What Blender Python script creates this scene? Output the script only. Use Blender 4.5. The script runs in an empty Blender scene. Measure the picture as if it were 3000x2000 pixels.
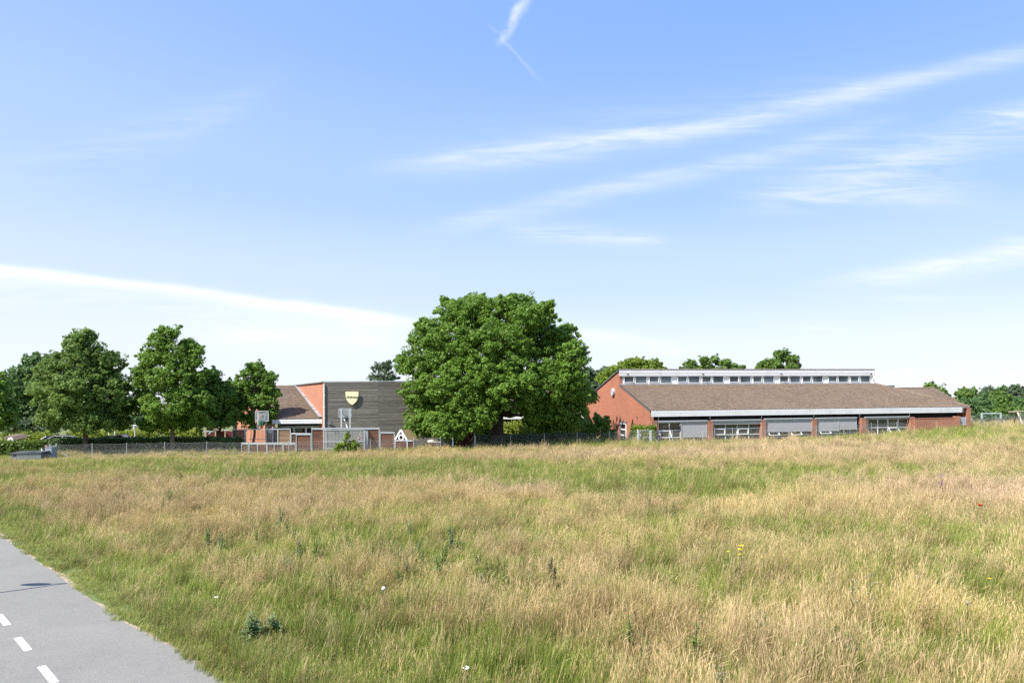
import bpy, bmesh, math, random
import numpy as np
from mathutils import Vector, Matrix
random.seed(7); RNG = np.random.default_rng(11)
PI = math.pi
scene = bpy.context.scene
COL = scene.collection
CAMH = 4.3
ROLL = .0093       # the photograph's horizon climbs slightly to the right
F = 2000.0          # focal length in photograph pixels (3000 px wide)
HZ = 1178.0         # horizon row at the middle

def W(px, py, Y):   # photograph pixel at depth Y -> world point
    dx = px-1500; dy = py-HZ
    return ((dx-ROLL*dy)/F*Y, Y, CAMH-(dy+ROLL*dx)/F*Y)
def XP(px, Y, py=1250): return W(px, py, Y)[0]
def ZP(px, py, Y): return W(px, py, Y)[2]
def sm(a, b, x):
    t = np.clip((np.asarray(x, float)-a)/(b-a), 0, 1); return t*t*(3-2*t)
def ground_z(x, y):
    x = np.asarray(x, float); y = np.asarray(y, float)
    u = x/np.maximum(y, 8.0)
    rise = (.22*sm(.0, .16, u)+.60*sm(.38, .72, u))*sm(36, 60, y)*(1-sm(120, 200, y))
    return rise
def gz(x, y): return float(ground_z(x, y))

# ---------------------------------------------------------------- scene tree
ORG = {}
def tag(o, label=None, cat=None, group=None, kind=None):
    if label: o['label'] = label
    if cat: o['category'] = cat
    if group: o['group'] = group
    if kind: o['kind'] = kind
    return o
def thing(name, loc, label, cat, group=None):
    o = bpy.data.objects.new(name, None); COL.objects.link(o)
    o.location = loc; o.empty_display_size = .2
    ORG[o] = Vector(loc)
    return tag(o, label, cat, group)

class MB:
    """collects faces in world coordinates; build() links them as one mesh object"""
    def __init__(s): s.v = []; s.f = []; s.t = []
    def face(s, pts, tone=None):
        n = len(s.v); s.v.extend([tuple(p) for p in pts]); s.f.append(tuple(range(n, n+len(pts))))
        s.t.append(random.random() if tone is None else tone)
    def poly(s, vs, fs, tone=None):
        n = len(s.v); s.v.extend([tuple(p) for p in vs]); t = random.random() if tone is None else tone
        for f in fs: s.f.append(tuple(i+n for i in f)); s.t.append(t)
    def box(s, c, size, ax=(1, 0), tone=None):   # ax: horizontal direction of the x side
        c = Vector(c); l = math.hypot(*ax); ux = Vector((ax[0]/l, ax[1]/l, 0)); uy = Vector((-ux.y, ux.x, 0)); uz = Vector((0, 0, 1))
        hx, hy, hz = [k/2 for k in size]
        P = [c+ux*a*hx+uy*b*hy+uz*d*hz for d in (-1, 1) for (a, b) in ((-1, -1), (1, -1), (1, 1), (-1, 1))]
        s.poly(P, [(3, 2, 1, 0), (4, 5, 6, 7), (0, 1, 5, 4), (1, 2, 6, 5), (2, 3, 7, 6), (3, 0, 4, 7)], tone); return s
    def bar(s, p0, p1, w, h=None, tone=None, up=(0, 0, 1)):
        h = h or w; p0 = Vector(p0); p1 = Vector(p1); d = (p1-p0).normalized(); up = Vector(up)
        if abs(d.dot(up)) > .98: up = Vector((0, 1, 0)) if abs(d.y) < .9 else Vector((1, 0, 0))
        a = d.cross(up).normalized(); b = a.cross(d).normalized()
        P = [p+a*i*w/2+b*j*h/2 for p in (p0, p1) for (i, j) in ((-1, -1), (1, -1), (1, 1), (-1, 1))]
        s.poly(P, [(3, 2, 1, 0), (4, 5, 6, 7), (0, 1, 5, 4), (1, 2, 6, 5), (2, 3, 7, 6), (3, 0, 4, 7)], tone); return s
    def tube(s, pts, rad, n=8, tone=None, caps=True):
        pts = [Vector(p) for p in pts]; rad = rad if hasattr(rad, '__len__') else [rad]*len(pts)
        vs = []; fs = []; prev = None
        for i, p in enumerate(pts):
            d = (pts[min(i+1, len(pts)-1)]-pts[max(i-1, 0)]).normalized()
            if prev is None:
                a = d.cross(Vector((0, 0, 1)) if abs(d.z) < .9 else Vector((0, 1, 0))).normalized()
            else: a = (prev-d*prev.dot(d)).normalized()
            prev = a; b = d.cross(a)
            for k in range(n):
                t = 2*PI*k/n; vs.append(p+(a*math.cos(t)+b*math.sin(t))*rad[i])
        for i in range(len(pts)-1):
            for k in range(n): fs.append((i*n+k, i*n+(k+1) % n, (i+1)*n+(k+1) % n, (i+1)*n+k))
        if caps: fs.append(tuple(range(n-1, -1, -1))); fs.append(tuple(range((len(pts)-1)*n, len(pts)*n)))
        s.poly(vs, fs, tone); return s
    def prism(s, pts, off, tone=None):          # closed planar polygon extruded by vector off
        n = len(pts); off = Vector(off); P = [Vector(p) for p in pts]; Q = [p+off for p in P]
        s.poly(P+Q, [tuple(range(n-1, -1, -1)), tuple(range(n, 2*n))]+[(i, (i+1) % n, n+(i+1) % n, n+i) for i in range(n)], tone); return s
    def ball(s, c, r, nu=10, nv=7, tone=None):
        r = r if hasattr(r, '__len__') else (r, r, r); vs = []; fs = []
        for j in range(nv+1):
            th = PI*j/nv
            for i in range(nu):
                ph = 2*PI*i/nu; vs.append((c[0]+r[0]*math.sin(th)*math.cos(ph), c[1]+r[1]*math.sin(th)*math.sin(ph), c[2]+r[2]*math.cos(th)))
        for j in range(nv):
            for i in range(nu): fs.append((j*nu+i, (j+1)*nu+i, (j+1)*nu+(i+1) % nu, j*nu+(i+1) % nu))
        s.poly(vs, fs, tone); return s
    def arr(s):
        return np.array(s.v, float), s.f, s.t
    def build(s, name, m, parent=None, smooth=False, label=None):
        return mesh_obj(name, np.array(s.v, float), s.f, np.array(s.t), m, parent, smooth, label)

def mesh_obj(name, V, faces, tones, m, parent=None, smooth=False, label=None, extra=None, uv=True):
    if parent is not None: o0 = ORG[parent]
    else:
        lo = V.min(0); hi = V.max(0); o0 = Vector(((lo[0]+hi[0])/2, (lo[1]+hi[1])/2, lo[2]))
    L = V-np.array(o0)
    me = bpy.data.meshes.new(name)
    if isinstance(faces, np.ndarray):           # (n,k) array
        n, k = faces.shape
        me.vertices.add(len(L)); me.vertices.foreach_set('co', L.ravel().astype(np.float32))
        me.loops.add(n*k); me.loops.foreach_set('vertex_index', faces.ravel().astype(np.int32))
        me.polygons.add(n); me.polygons.foreach_set('loop_start', (np.arange(n)*k).astype(np.int32))
        me.polygons.foreach_set('loop_total', np.full(n, k, np.int32)); me.update(calc_edges=True)
    else:
        me.from_pydata([tuple(p) for p in L], [], faces); me.update()
    a = me.attributes.new('tone', 'FLOAT', 'FACE'); a.data.foreach_set('value', np.asarray(tones, np.float32))
    if extra:
        for k2, arr in extra.items():
            a = me.attributes.new(k2, 'FLOAT', 'POINT'); a.data.foreach_set('value', np.asarray(arr, np.float32))
    if uv:
        npoly = len(me.polygons); nl = len(me.loops)
        nor = np.zeros(npoly*3, np.float32); me.polygons.foreach_get('normal', nor); nor = nor.reshape(-1, 3)
        lt = np.zeros(npoly, np.int32); me.polygons.foreach_get('loop_total', lt)
        vi = np.zeros(nl, np.int32); me.loops.foreach_get('vertex_index', vi)
        T = np.stack([-nor[:, 1], nor[:, 0], np.zeros(npoly)], 1); ln = np.linalg.norm(T, axis=1)
        T[ln < .02] = (1, 0, 0); ln[ln < .02] = 1; T /= ln[:, None]; B = np.cross(nor, T)
        # keep walls of one plane continuous: orient T toward +x (or +y)
        fl = (T[:, 0] < -1e-4); T[fl] *= -1
        Tl = np.repeat(T, lt, 0); Bl = np.repeat(B, lt, 0); Pw = V[vi]
        uvd = np.stack([(Tl*Pw).sum(1), (Bl*Pw).sum(1)], 1).astype(np.float32)
        u = me.uv_layers.new(name='UVMap'); u.data.foreach_set('uv', uvd.ravel())
    if smooth: me.polygons.foreach_set('use_smooth', np.ones(len(me.polygons), bool))
    me.materials.append(m)
    o = bpy.data.objects.new(name, me); COL.objects.link(o)
    if parent is not None: o.parent = parent; ORG[o] = ORG[parent]
    else: o.location = o0; ORG[o] = o0
    if label: o['label'] = label
    return o

# ---------------------------------------------------------------- materials
class E:
    """tiny arithmetic wrapper that writes Math nodes"""
    def __init__(s, nt, sock): s.nt = nt; s.s = sock
    def _op(s, op, *o, clamp=False):
        n = s.nt.nodes.new('ShaderNodeMath'); n.operation = op; n.use_clamp = clamp
        for i, x in enumerate((s,)+o):
            if isinstance(x, E): s.nt.links.new(x.s, n.inputs[i])
            else: n.inputs[i].default_value = x
        return E(s.nt, n.outputs[0])
    def __add__(s, o): return s._op('ADD', o)
    __radd__ = __add__
    def __sub__(s, o): return s._op('SUBTRACT', o)
    def __rsub__(s, o): return (s*-1.0)+o
    def __mul__(s, o): return s._op('MULTIPLY', o)
    __rmul__ = __mul__
    def __truediv__(s, o): return s._op('DIVIDE', o)
    def sq(s): return s._op('MULTIPLY', s)
    def exp(s): return s._op('EXPONENT')
    def pow(s, k): return s._op('POWER', k)
    def max(s, k): return s._op('MAXIMUM', k)
    def min(s, k): return s._op('MINIMUM', k)
    def clamp(s): return s._op('ADD', 0.0, clamp=True)
    def abs(s): return s._op('ABSOLUTE')
    def gt(s, k): return s._op('GREATER_THAN', k)
    def smooth(s, a, b):
        n = s.nt.nodes.new('ShaderNodeMapRange'); n.interpolation_type = 'SMOOTHSTEP'
        s.nt.links.new(s.s, n.inputs[0]); n.inputs[1].default_value = a; n.inputs[2].default_value = b
        return E(s.nt, n.outputs[0])

MATS = {}
def newmat(name):
    m = bpy.data.materials.new(name); m.use_nodes = True; nt = m.node_tree; nt.nodes.clear()
    out = nt.nodes.new('ShaderNodeOutputMaterial'); b = nt.nodes.new('ShaderNodeBsdfPrincipled')
    nt.links.new(b.outputs[0], out.inputs[0]); MATS[name] = m
    return m, nt, b, out
def N(nt, t, **kw):
    n = nt.nodes.new(t)
    for k, v in kw.items():
        if k in n.inputs: n.inputs[k].default_value = v
        else: setattr(n, k, v)
    return n
def noise(nt, vec, scale, detail=4, rough=.55, stretch=None):
    if stretch:
        mp = N(nt, 'ShaderNodeMapping'); nt.links.new(vec, mp.inputs[0]); mp.inputs['Scale'].default_value = stretch; vec = mp.outputs[0]
    n = N(nt, 'ShaderNodeTexNoise', Scale=scale, Detail=detail, Roughness=rough); nt.links.new(vec, n.inputs['Vector'])
    return n.outputs['Fac']
def mixc(nt, fac, a, b, blend='MIX'):
    n = nt.nodes.new('ShaderNodeMix'); n.data_type = 'RGBA'; n.blend_type = blend
    for sock, x in ((n.inputs[0], fac), (n.inputs[6], a), (n.inputs[7], b)):
        if isinstance(x, E): nt.links.new(x.s, sock)
        elif isinstance(x, (int, float)): sock.default_value = x
        elif isinstance(x, (tuple, list)): sock.default_value = tuple(x)+((1,) if len(x) == 3 else ())
        else: nt.links.new(x, sock)
    return n.outputs[2]
def pos(nt): return nt.nodes.new('ShaderNodeNewGeometry').outputs['Position']
def attr(nt, name, kind='GEOMETRY'):
    n = nt.nodes.new('ShaderNodeAttribute'); n.attribute_name = name; n.attribute_type = kind; return n.outputs['Fac']
def scalec(nt, col, e):   # colour times factor
    n = nt.nodes.new('ShaderNodeVectorMath'); n.operation = 'SCALE'
    if isinstance(col, (tuple, list)): n.inputs[0].default_value = col[:3]
    else: nt.links.new(col, n.inputs[0])
    nt.links.new(e.s, n.inputs[3]); return n.outputs[0]
def plain(name, col, rough=.6, var=.18, nscale=3.0, tone=.2, metal=0, bump=0.0, spec=.4, dirt=None):
    if name in MATS: return MATS[name]
    m, nt, b, out = newmat(name)
    p = pos(nt); n1 = E(nt, noise(nt, p, nscale, 5)); t = E(nt, attr(nt, 'tone'))
    f = (n1-.5)*(2*var)+(t-.5)*(2*tone)+1.0
    c = scalec(nt, col, f)
    if dirt:
        n2 = E(nt, noise(nt, p, dirt[1], 6, .7)).smooth(.5, .72)
        c = mixc(nt, n2*dirt[2], c, dirt[0])
    nt.links.new(c, b.inputs['Base Color']); b.inputs['Roughness'].default_value = rough
    b.inputs['Metallic'].default_value = metal; b.inputs['Specular IOR Level'].default_value = spec
    if bump:
        bp = N(nt, 'ShaderNodeBump', Strength=bump, Distance=.01); nt.links.new(noise(nt, p, nscale*14, 4), bp.inputs['Height']); nt.links.new(bp.outputs[0], b.inputs['Normal'])
    return m
def uvnode(nt):
    n = nt.nodes.new('ShaderNodeUVMap'); n.uv_map = 'UVMap'; return n.outputs[0]
def brick_mat(name, c1, c2, mortar):
    m, nt, b, out = newmat(name)
    t = N(nt, 'ShaderNodeTexBrick'); t.offset = .5; nt.links.new(uvnode(nt), t.inputs['Vector'])
    t.inputs['Scale'].default_value = 1; t.inputs['Brick Width'].default_value = .24; t.inputs['Row Height'].default_value = .0667
    t.inputs['Mortar Size'].default_value = .0062; t.inputs['Mortar Smooth'].default_value = .1; t.inputs['Bias'].default_value = -.1
    t.inputs['Color1'].default_value = c1+(1,); t.inputs['Color2'].default_value = c2+(1,); t.inputs['Mortar'].default_value = mortar+(1,)
    p = pos(nt); n1 = E(nt, noise(nt, p, .35, 4)); n2 = E(nt, noise(nt, p, 5, 3)); n3 = E(nt, noise(nt, p, 1.6, 5, .65, (1, 1, 2.4)))
    n4 = E(nt, noise(nt, p, 1.1, 5, .7, (1, 1, .25))).smooth(.55, .75)
    c = scalec(nt, t.outputs['Color'], (n1-.5)*.35+(n2-.5)*.3+(n3-.5)*.3+1.0)
    c = mixc(nt, n4*.16, c, (.42, .3, .24))
    nt.links.new(c, b.inputs['Base Color']); b.inputs['Roughness'].default_value = .9
    bp = N(nt, 'ShaderNodeBump', Strength=.5, Distance=.008); bp.invert = True
    nt.links.new(t.outputs['Fac'], bp.inputs['Height']); nt.links.new(bp.outputs[0], b.inputs['Normal'])
    return m
def leaf_mat(name, dark, light, yellow, trans=.42):
    m, nt, b, out = newmat(name)
    t = E(nt, attr(nt, 'tone')); p = pos(nt); n1 = E(nt, noise(nt, p, .8, 3))
    c = mixc(nt, ((t*.65+(n1-.5)*.9+.12)).clamp(), dark, light)
    c = mixc(nt, t.smooth(.86, 1.0)*.6, c, yellow)
    nt.links.new(c, b.inputs['Base Color']); b.inputs['Roughness'].default_value = .5
    b.inputs['Specular IOR Level'].default_value = .35
    tr = N(nt, 'ShaderNodeBsdfTranslucent'); tc = mixc(nt, .5, c, tuple(k*1.0 for k in yellow)); nt.links.new(tc, tr.inputs[0])
    ms = N(nt, 'ShaderNodeMixShader'); ms.inputs[0].default_value = trans
    nt.links.new(b.outputs[0], ms.inputs[1]); nt.links.new(tr.outputs[0], ms.inputs[2]); nt.links.new(ms.outputs[0], out.inputs[0])
    return m

M_white = plain('white_paint', (.8, .8, .79), .5, .05, 2, .05, dirt=((.45, .44, .4), 1.2, .35))
M_white2 = plain('white_boards', (.76, .77, .78), .55, .06, 1.5, .08, dirt=((.4, .4, .37), .9, .35))
M_galv = plain('galvanised_steel', (.50, .53, .55), .45, .12, 4, .12, metal=.35)
M_galvd = plain('dark_steel', (.16, .18, .2), .5, .12, 4, .1, metal=.3)
M_wire = plain('fence_wire', (.33, .34, .34), .5, .15, 1, .1, metal=.2)
M_dark = plain('recess_shade', (.02, .022, .025), .7, .1, 2, .1)  # shade of the recessed fronts put into a near-black wall colour
M_soffit = plain('eaves_shade', (.05, .055, .06), .8, .1, 2, .1)  # shade under the eaves painted in as a near-black tone
M_brick = brick_mat('red_brick', (.35, .108, .055), (.44, .155, .08), (.40, .31, .25))
M_brick2 = brick_mat('pale_red_brick', (.40, .145, .08), (.49, .195, .11), (.50, .38, .31))
M_lead = plain('lead_flashing', (.32, .33, .35), .6, .35, 6, .3)
M_blind = plain('grey_blind_cloth', (.38, .38, .39), .8, .04, 3, .03)
M_wood = plain('brown_timber', (.13, .058, .036), .75, .35, 6, .3, bump=.4, dirt=((.22, .12, .07), 3, .4))
M_woodl = plain('pale_timber', (.25, .16, .10), .8, .3, 5, .35, bump=.4)
M_log = plain('weathered_log', (.33, .27, .21), .9, .3, 5, .2, bump=.5)
M_red = plain('red_painted_boards', (.24, .035, .03), .7, .15, 5, .25)
M_dred = plain('dark_red_boards', (.11, .02, .022), .7, .2, 5, .35)
M_purple = plain('dark_stained_boards', (.045, .032, .04), .7, .2, 5, .35)
M_bluegrey = plain('pale_blue_paint', (.42, .50, .54), .6, .1, 3, .05)
M_cream = plain('cream_sign_board', (.84, .76, .47), .5, .03, 2, .0)
M_text = plain('dark_lettering', (.04, .035, .03), .5, .05, 2, .0)
M_bark = plain('oak_bark', (.12, .095, .075), .95, .45, 7, .1, bump=1.0)
M_barkl = plain('pale_bark', (.17, .13, .10), .95, .4, 7, .1, bump=1.0)
M_conc = plain('pale_concrete', (.48, .46, .42), .9, .2, 3, .1)
M_grey = plain('grey_plastic', (.25, .28, .32), .5, .08, 3, .05)
M_gbin = plain('grey_mesh_panel', (.13, .15, .18), .6, .15, 8, .15)
M_hand = plain('black_metal', (.02, .02, .02), .4, .05, 2, .0)
M_green_net = plain('green_net', (.10, .28, .20), .8, .1, 2, .1)
M_yellow = plain('yellow_petals', (.75, .55, .02), .6, .1, 9, .2)
M_poppy = plain('poppy_petals', (.75, .04, .01), .6, .1, 9, .2)
M_whitefl = plain('white_petals', (.75, .73, .68), .8, .1, 9, .15)
M_violet = plain('violet_petals', (.30, .12, .38), .7, .1, 9, .3)
M_stem = plain('weed_stem', (.09, .075, .045), .8, .2, 9, .3)
M_weedleaf = leaf_mat('weed_leaf', (.12, .21, .03), (.27, .37, .07), (.32, .42, .12), .25)
M_bluegreen = leaf_mat('blue_green_leaf', (.13, .22, .08), (.28, .38, .17), (.38, .48, .28), .25)

def glass_mat():
    m, nt, b, out = newmat('window_glass')
    b.inputs['Base Color'].default_value = (.035, .04, .042, 1); b.inputs['Roughness'].default_value = .05
    b.inputs['Specular IOR Level'].default_value = .9
    p = pos(nt); bp = N(nt, 'ShaderNodeBump', Strength=.12, Distance=.02); nt.links.new(noise(nt, p, .9, 2), bp.inputs['Height']); nt.links.new(bp.outputs[0], b.inputs['Normal'])
    c = mixc(nt, E(nt, noise(nt, p, 1.3, 3)).smooth(.4, .7), (.02, .024, .026), (.10, .09, .075)); nt.links.new(c, b.inputs['Base Color'])
    return m
M_glass = glass_mat()
def skyglass():
    m, nt, b, out = newmat('clerestory_glass')
    b.inputs['Roughness'].default_value = .06; b.inputs['Specular IOR Level'].default_value = .45
    p = pos(nt); c = mixc(nt, E(nt, noise(nt, p, .7, 3)).smooth(.35, .65), (.03, .045, .055), (.10, .13, .15)); nt.links.new(c, b.inputs['Base Color'])
    bp = N(nt, 'ShaderNodeBump', Strength=.3, Distance=.05); nt.links.new(noise(nt, p, .6, 2), bp.inputs['Height']); nt.links.new(bp.outputs[0], b.inputs['Normal'])
    return m
M_skyglass = skyglass()
def board_glass():
    m, nt, b, out = newmat('clear_board')
    b.inputs['Base Color'].default_value = (.35, .42, .45, 1); b.inputs['Roughness'].default_value = .3; b.inputs['Alpha'].default_value = .28
    return m
M_board = board_glass()
def tile_mat(name, c1, c2):
    m, nt, b, out = newmat(name)
    t = E(nt, attr(nt, 'tone')); p = pos(nt); n1 = E(nt, noise(nt, p, .25, 4)); n2 = E(nt, noise(nt, p, 9, 4))
    n3 = E(nt, noise(nt, p, 4.5, 6, .8)).smooth(.66, .78)
    c = mixc(nt, (t*.7+(n1-.5)*.8+(n2-.5)*.6+.15).clamp(), c1, c2)
    c = mixc(nt, n3*.3, c, (.36, .31, .26))
    nt.links.new(c, b.inputs['Base Color']); b.inputs['Roughness'].default_value = .85
    return m
M_tile = tile_mat('brown_roof_tiles', (.138, .100, .072), (.216, .162, .118))
def asphalt_mat():
    m, nt, b, out = newmat('asphalt')
    p = pos(nt); n1 = E(nt, noise(nt, p, 90, 3, .7)); n2 = E(nt, noise(nt, p, .5, 5)); n3 = E(nt, noise(nt, p, 28, 3))
    n5 = E(nt, noise(nt, p, 2.4, 6, .7)); f = (n1-.5)*1.5+(n3-.5)*.7+(n2-.5)*.3+(n5-.5)*.25+1.0
    c = scalec(nt, (.212, .207, .190), f.max(.2))
    c = mixc(nt, n1.smooth(.66, .74)*.5, c, (.5, .5, .48))
    nt.links.new(c, b.inputs['Base Color']); b.inputs['Roughness'].default_value = .85
    bp = N(nt, 'ShaderNodeBump', Strength=.5, Distance=.006); nt.links.new(n1.s, bp.inputs['Height']); nt.links.new(bp.outputs[0], b.inputs['Normal'])
    return m
M_asphalt = asphalt_mat()
M_paint = plain('road_paint', (.8, .8, .78), .7, .1, 30, .02, dirt=((.30, .30, .28), 22, .75))
M_sand = plain('sandy_soil', (.36, .29, .22), .95, .3, 5, .05, dirt=((.2, .15, .1), 6, .6), bump=.6)
def ground_mat():
    m, nt, b, out = newmat('meadow_soil')
    p = pos(nt); n1 = E(nt, noise(nt, p, .3, 5)); n2 = E(nt, noise(nt, p, 6, 5))
    c = mixc(nt, n1.smooth(.35, .65), (.09, .14, .03), (.17, .17, .06)); c = scalec(nt, c, (n2-.5)*.9+1.0)
    nt.links.new(c, b.inputs['Base Color']); b.inputs['Roughness'].default_value = 1
    return m
M_ground = ground_mat()
def grass_mat():
    m, nt, b, out = newmat('meadow_blades')
    gt = E(nt, attr(nt, 'gt')); r = E(nt, attr(nt, 'tone')); pink = E(nt, attr(nt, 'pink', 'INSTANCER')); hue = E(nt, attr(nt, 'hue', 'INSTANCER'))
    p = pos(nt)
    straw = mixc(nt, r, (.38, .285, .115), (.76, .61, .335))
    pk = mixc(nt, r, (.45, .315, .20), (.78, .61, .44))
    straw = mixc(nt, pink.clamp(), straw, pk)
    grn = mixc(nt, r, (.14, .21, .025), (.42, .50, .10))
    lush = mixc(nt, r, (.10, .18, .025), (.33, .42, .075))
    grn = mixc(nt, hue.clamp(), lush, grn)
    c = mixc(nt, gt, grn, straw)
    vary = E(nt, attr(nt, 'vary', 'INSTANCER')); c = scalec(nt, c, vary*.42+.79)
    c = mixc(nt, vary.smooth(.15, .0)*gt*.5, c, (.30, .15, .07))
    nt.links.new(c, b.inputs['Base Color']); b.inputs['Roughness'].default_value = .55; b.inputs['Specular IOR Level'].default_value = .25
    tr = N(nt, 'ShaderNodeBsdfTranslucent'); nt.links.new(c, tr.inputs[0])
    ms = N(nt, 'ShaderNodeMixShader'); ms.inputs[0].default_value = .32
    nt.links.new(b.outputs[0], ms.inputs[1]); nt.links.new(tr.outputs[0], ms.inputs[2]); nt.links.new(ms.outputs[0], out.inputs[0])
    return m
M_grass = grass_mat()
M_leaf_oak = leaf_mat('oak_leaves', (.085, .175, .022), (.22, .385, .055), (.36, .46, .10))
M_leaf_cool = leaf_mat('cool_leaves', (.065, .14, .045), (.155, .27, .09), (.25, .34, .12))
M_leaf_mid = leaf_mat('mid_leaves', (.085, .165, .03), (.22, .35, .075), (.36, .44, .13))
M_leaf_lime = leaf_mat('lime_leaves', (.11, .19, .02), (.26, .36, .045), (.42, .48, .10))
M_leaf_gray = leaf_mat('grey_green_leaves', (.07, .12, .06), (.17, .24, .13), (.18, .23, .12))
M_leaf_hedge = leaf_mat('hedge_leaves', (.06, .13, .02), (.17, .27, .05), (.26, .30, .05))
M_leaf_sunny = leaf_mat('sun_painted_hedge_leaves', (.17, .26, .025), (.36, .44, .06), (.52, .54, .14))  # sunlight on the hedges put into paler, yellower leaf colours
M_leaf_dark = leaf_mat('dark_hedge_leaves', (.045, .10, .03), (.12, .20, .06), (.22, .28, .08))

# ---------------------------------------------------------------- world, sun, camera
SUN_EL, SUN_AZ = math.radians(50), math.atan2(-.80, -.60)
def build_world():
    w = bpy.data.worlds.new('World'); scene.world = w; w.use_nodes = True; nt = w.node_tree; nt.nodes.clear()
    out = nt.nodes.new('ShaderNodeOutputWorld'); bg = nt.nodes.new('ShaderNodeBackground'); nt.links.new(bg.outputs[0], out.inputs[0])
    sky = nt.nodes.new('ShaderNodeTexSky'); sky.sky_type = 'NISHITA'; sky.sun_disc = False
    sky.sun_elevation = SUN_EL; sky.sun_rotation = SUN_AZ % (2*PI); sky.altitude = 0; sky.air_density = 1.0; sky.dust_density = SKY_DUST; sky.ozone_density = 1.6
    tc = nt.nodes.new('ShaderNodeTexCoord'); sp = nt.nodes.new('ShaderNodeSeparateXYZ'); nt.links.new(tc.outputs['Generated'], sp.inputs[0])
    x, y, z = [E(nt, sp.outputs[i]) for i in range(3)]
    yy = y.max(.06); u = x/yy; v = z/yy; front = y.smooth(.1, .3)
    px = u*2000+1500; py = v*-2000+1178-u*18.6
    cb = nt.nodes.new('ShaderNodeCombineXYZ')
    nt.links.new(u.s, cb.inputs[0]); nt.links.new(v.s, cb.inputs[1])
    mp = N(nt, 'ShaderNodeMapping'); mp.inputs['Rotation'].default_value = (0, 0, math.radians(-14)); mp.inputs['Scale'].default_value = (2.6, 26, 1); nt.links.new(cb.outputs[0], mp.inputs[0])
    fib = N(nt, 'ShaderNodeTexNoise', Scale=1.9, Detail=9, Roughness=.68, Distortion=.7); nt.links.new(mp.outputs[0], fib.inputs['Vector'])
    fib = E(nt, fib.outputs['Fac']).smooth(.32, .70)
    big = N(nt, 'ShaderNodeTexNoise', Scale=3.5, Detail=5, Roughness=.6); nt.links.new(cb.outputs[0], big.inputs['Vector']); big = E(nt, big.outputs['Fac'])
    wob = (big-.5)*46
    fine = N(nt, 'ShaderNodeTexNoise', Scale=30, Detail=6, Roughness=.65); nt.links.new(cb.outputs[0], fine.inputs['Vector']); fine = E(nt, fine.outputs['Fac'])
    total = None
    def add(m):
        nonlocal total
        total = m if total is None else total+m
    def streak(pts, wup, wdn, amp, fibre=.8, soft=200):
        # quadratic through three points
        A = np.polyfit([p[0]/1000 for p in pts], [p[1] for p in pts], 2)
        t = px/1000; yc = (t*float(A[0])+float(A[1]))*t+float(A[2])
        d = py-yc+wob
        # different width above / below
        up = (d*-1.0).max(0.0)/wup; dn = d.max(0.0)/wdn
        g = ((up.sq()+dn.sq())*-1.0).exp()
        x0, x1 = pts[0][0], pts[-1][0]
        g = g*px.smooth(x0-20, x0+soft)*(1.0-px.smooth(x1-soft, x1+20)) if x1 < 3000 else g*px.smooth(x0-20, x0+soft)
        add(g*(fib*fibre+(1-fibre))*amp)
    streak([(1000, 500), (1750, 420), (2300, 318), (2700, 225), (3400, 40)], 24, 34, .44, .6, 420)
    streak([(1050, 480), (1700, 415), (2300, 330), (2800, 230)], 80, 60, .22, .9, 500)
    streak([(1150, 690), (1700, 560), (2300, 450), (2720, 330)], 24, 36, .40, .7, 400)
    streak([(-700, 700), (250, 812), (893, 905), (1300, 958)], 13, 22, .85, .3, 200)
    streak([(-700, 740), (250, 850), (893, 945), (1330, 1000)], 40, 90, .42, .6, 300)
    streak([(2300, 850), (2680, 785), (3300, 690)], 26, 44, .75, .7, 420)
    streak([(2050, 615), (2300, 585), (2600, 560), (2980, 600)], 80, 36, .5, .85, 350)
    streak([(2300, 500), (2700, 450), (3300, 300)], 70, 60, .4, 1.0, 350)
    streak([(2750, 375), (3000, 325), (3400, 250)], 24, 30, .42, .7, 250)
    streak([(1450, 690), (1700, 695), (2000, 710)], 30, 22, .45, .9, 150)
    streak([(1600, 960), (1800, 985), (2080, 1030)], 14, 26, .6, .6, 150)
    streak([(520, 1000), (850, 965), (1250, 985)], 20, 60, .55, .5, 260)
    streak([(-300, 470), (100, 480), (500, 380), (900, 180)], 60, 70, .15, 1.0, 300)
    streak([(2900, 705), (3000, 700), (3300, 690)], 8, 10, .25, .7, 60)
    # vertical wisp near the top
    def vwisp(pts, w, amp, y0, y1, s):
        A = np.polyfit([p[1]/100 for p in pts], [p[0] for p in pts], 2); t = py/100
        xc = (t*float(A[0])+float(A[1]))*t+float(A[2]); d = (px-xc+(fine-.5)*60)/w
        add((d.sq()*-1.0).exp()*(fine.smooth(.3, .7)*.6+.4)*amp*py.smooth(y0-s, y0)*(1.0-py.smooth(y1-s, y1+s)))
    vwisp([(1575, -40), (1520, 50), (1485, 120)], 15, .62, -600, 112, 40)
    vwisp([(1482, 110), (1530, 165), (1620, 290)], 7, .16, 110, 240, 60)
    # small fair-weather puffs low on the right
    for (cx, cy, rx, ry, a) in ((2612, 1098, 16, 8, .7), (2662, 1088, 12, 8, .8), (2570, 1101, 10, 6, .6), (2735, 1111, 22, 5, .45), (2828, 1102, 9, 4, .5), (2972, 1094, 10, 5, .6), (2670, 1116, 14, 4, .4), (2400, 960, 60, 8, .2), (2690, 875, 110, 9, .25)):
        d = ((px-cx+(fine-.5)*26)/rx).sq()+((py-cy+(fine-.5)*14)/ry).sq()
        add((d*-1.0).exp()*a)
    mask = (total*front).clamp()
    ramp = N(nt, 'ShaderNodeValToRGB'); cr = ramp.color_ramp; cr.interpolation = 'EASE'
    stops = [(0, (4.45, 4.65, 5.0)), (.07, (4.1, 4.45, 5.0)), (.17, (3.0, 3.8, 5.0)), (.30, (1.98, 3.05, 4.95)), (.50, (1.3, 2.4, 4.9)), (1, (.95, 1.8, 4.2))]
    while len(cr.elements) < len(stops): cr.elements.new(.5)
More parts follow.
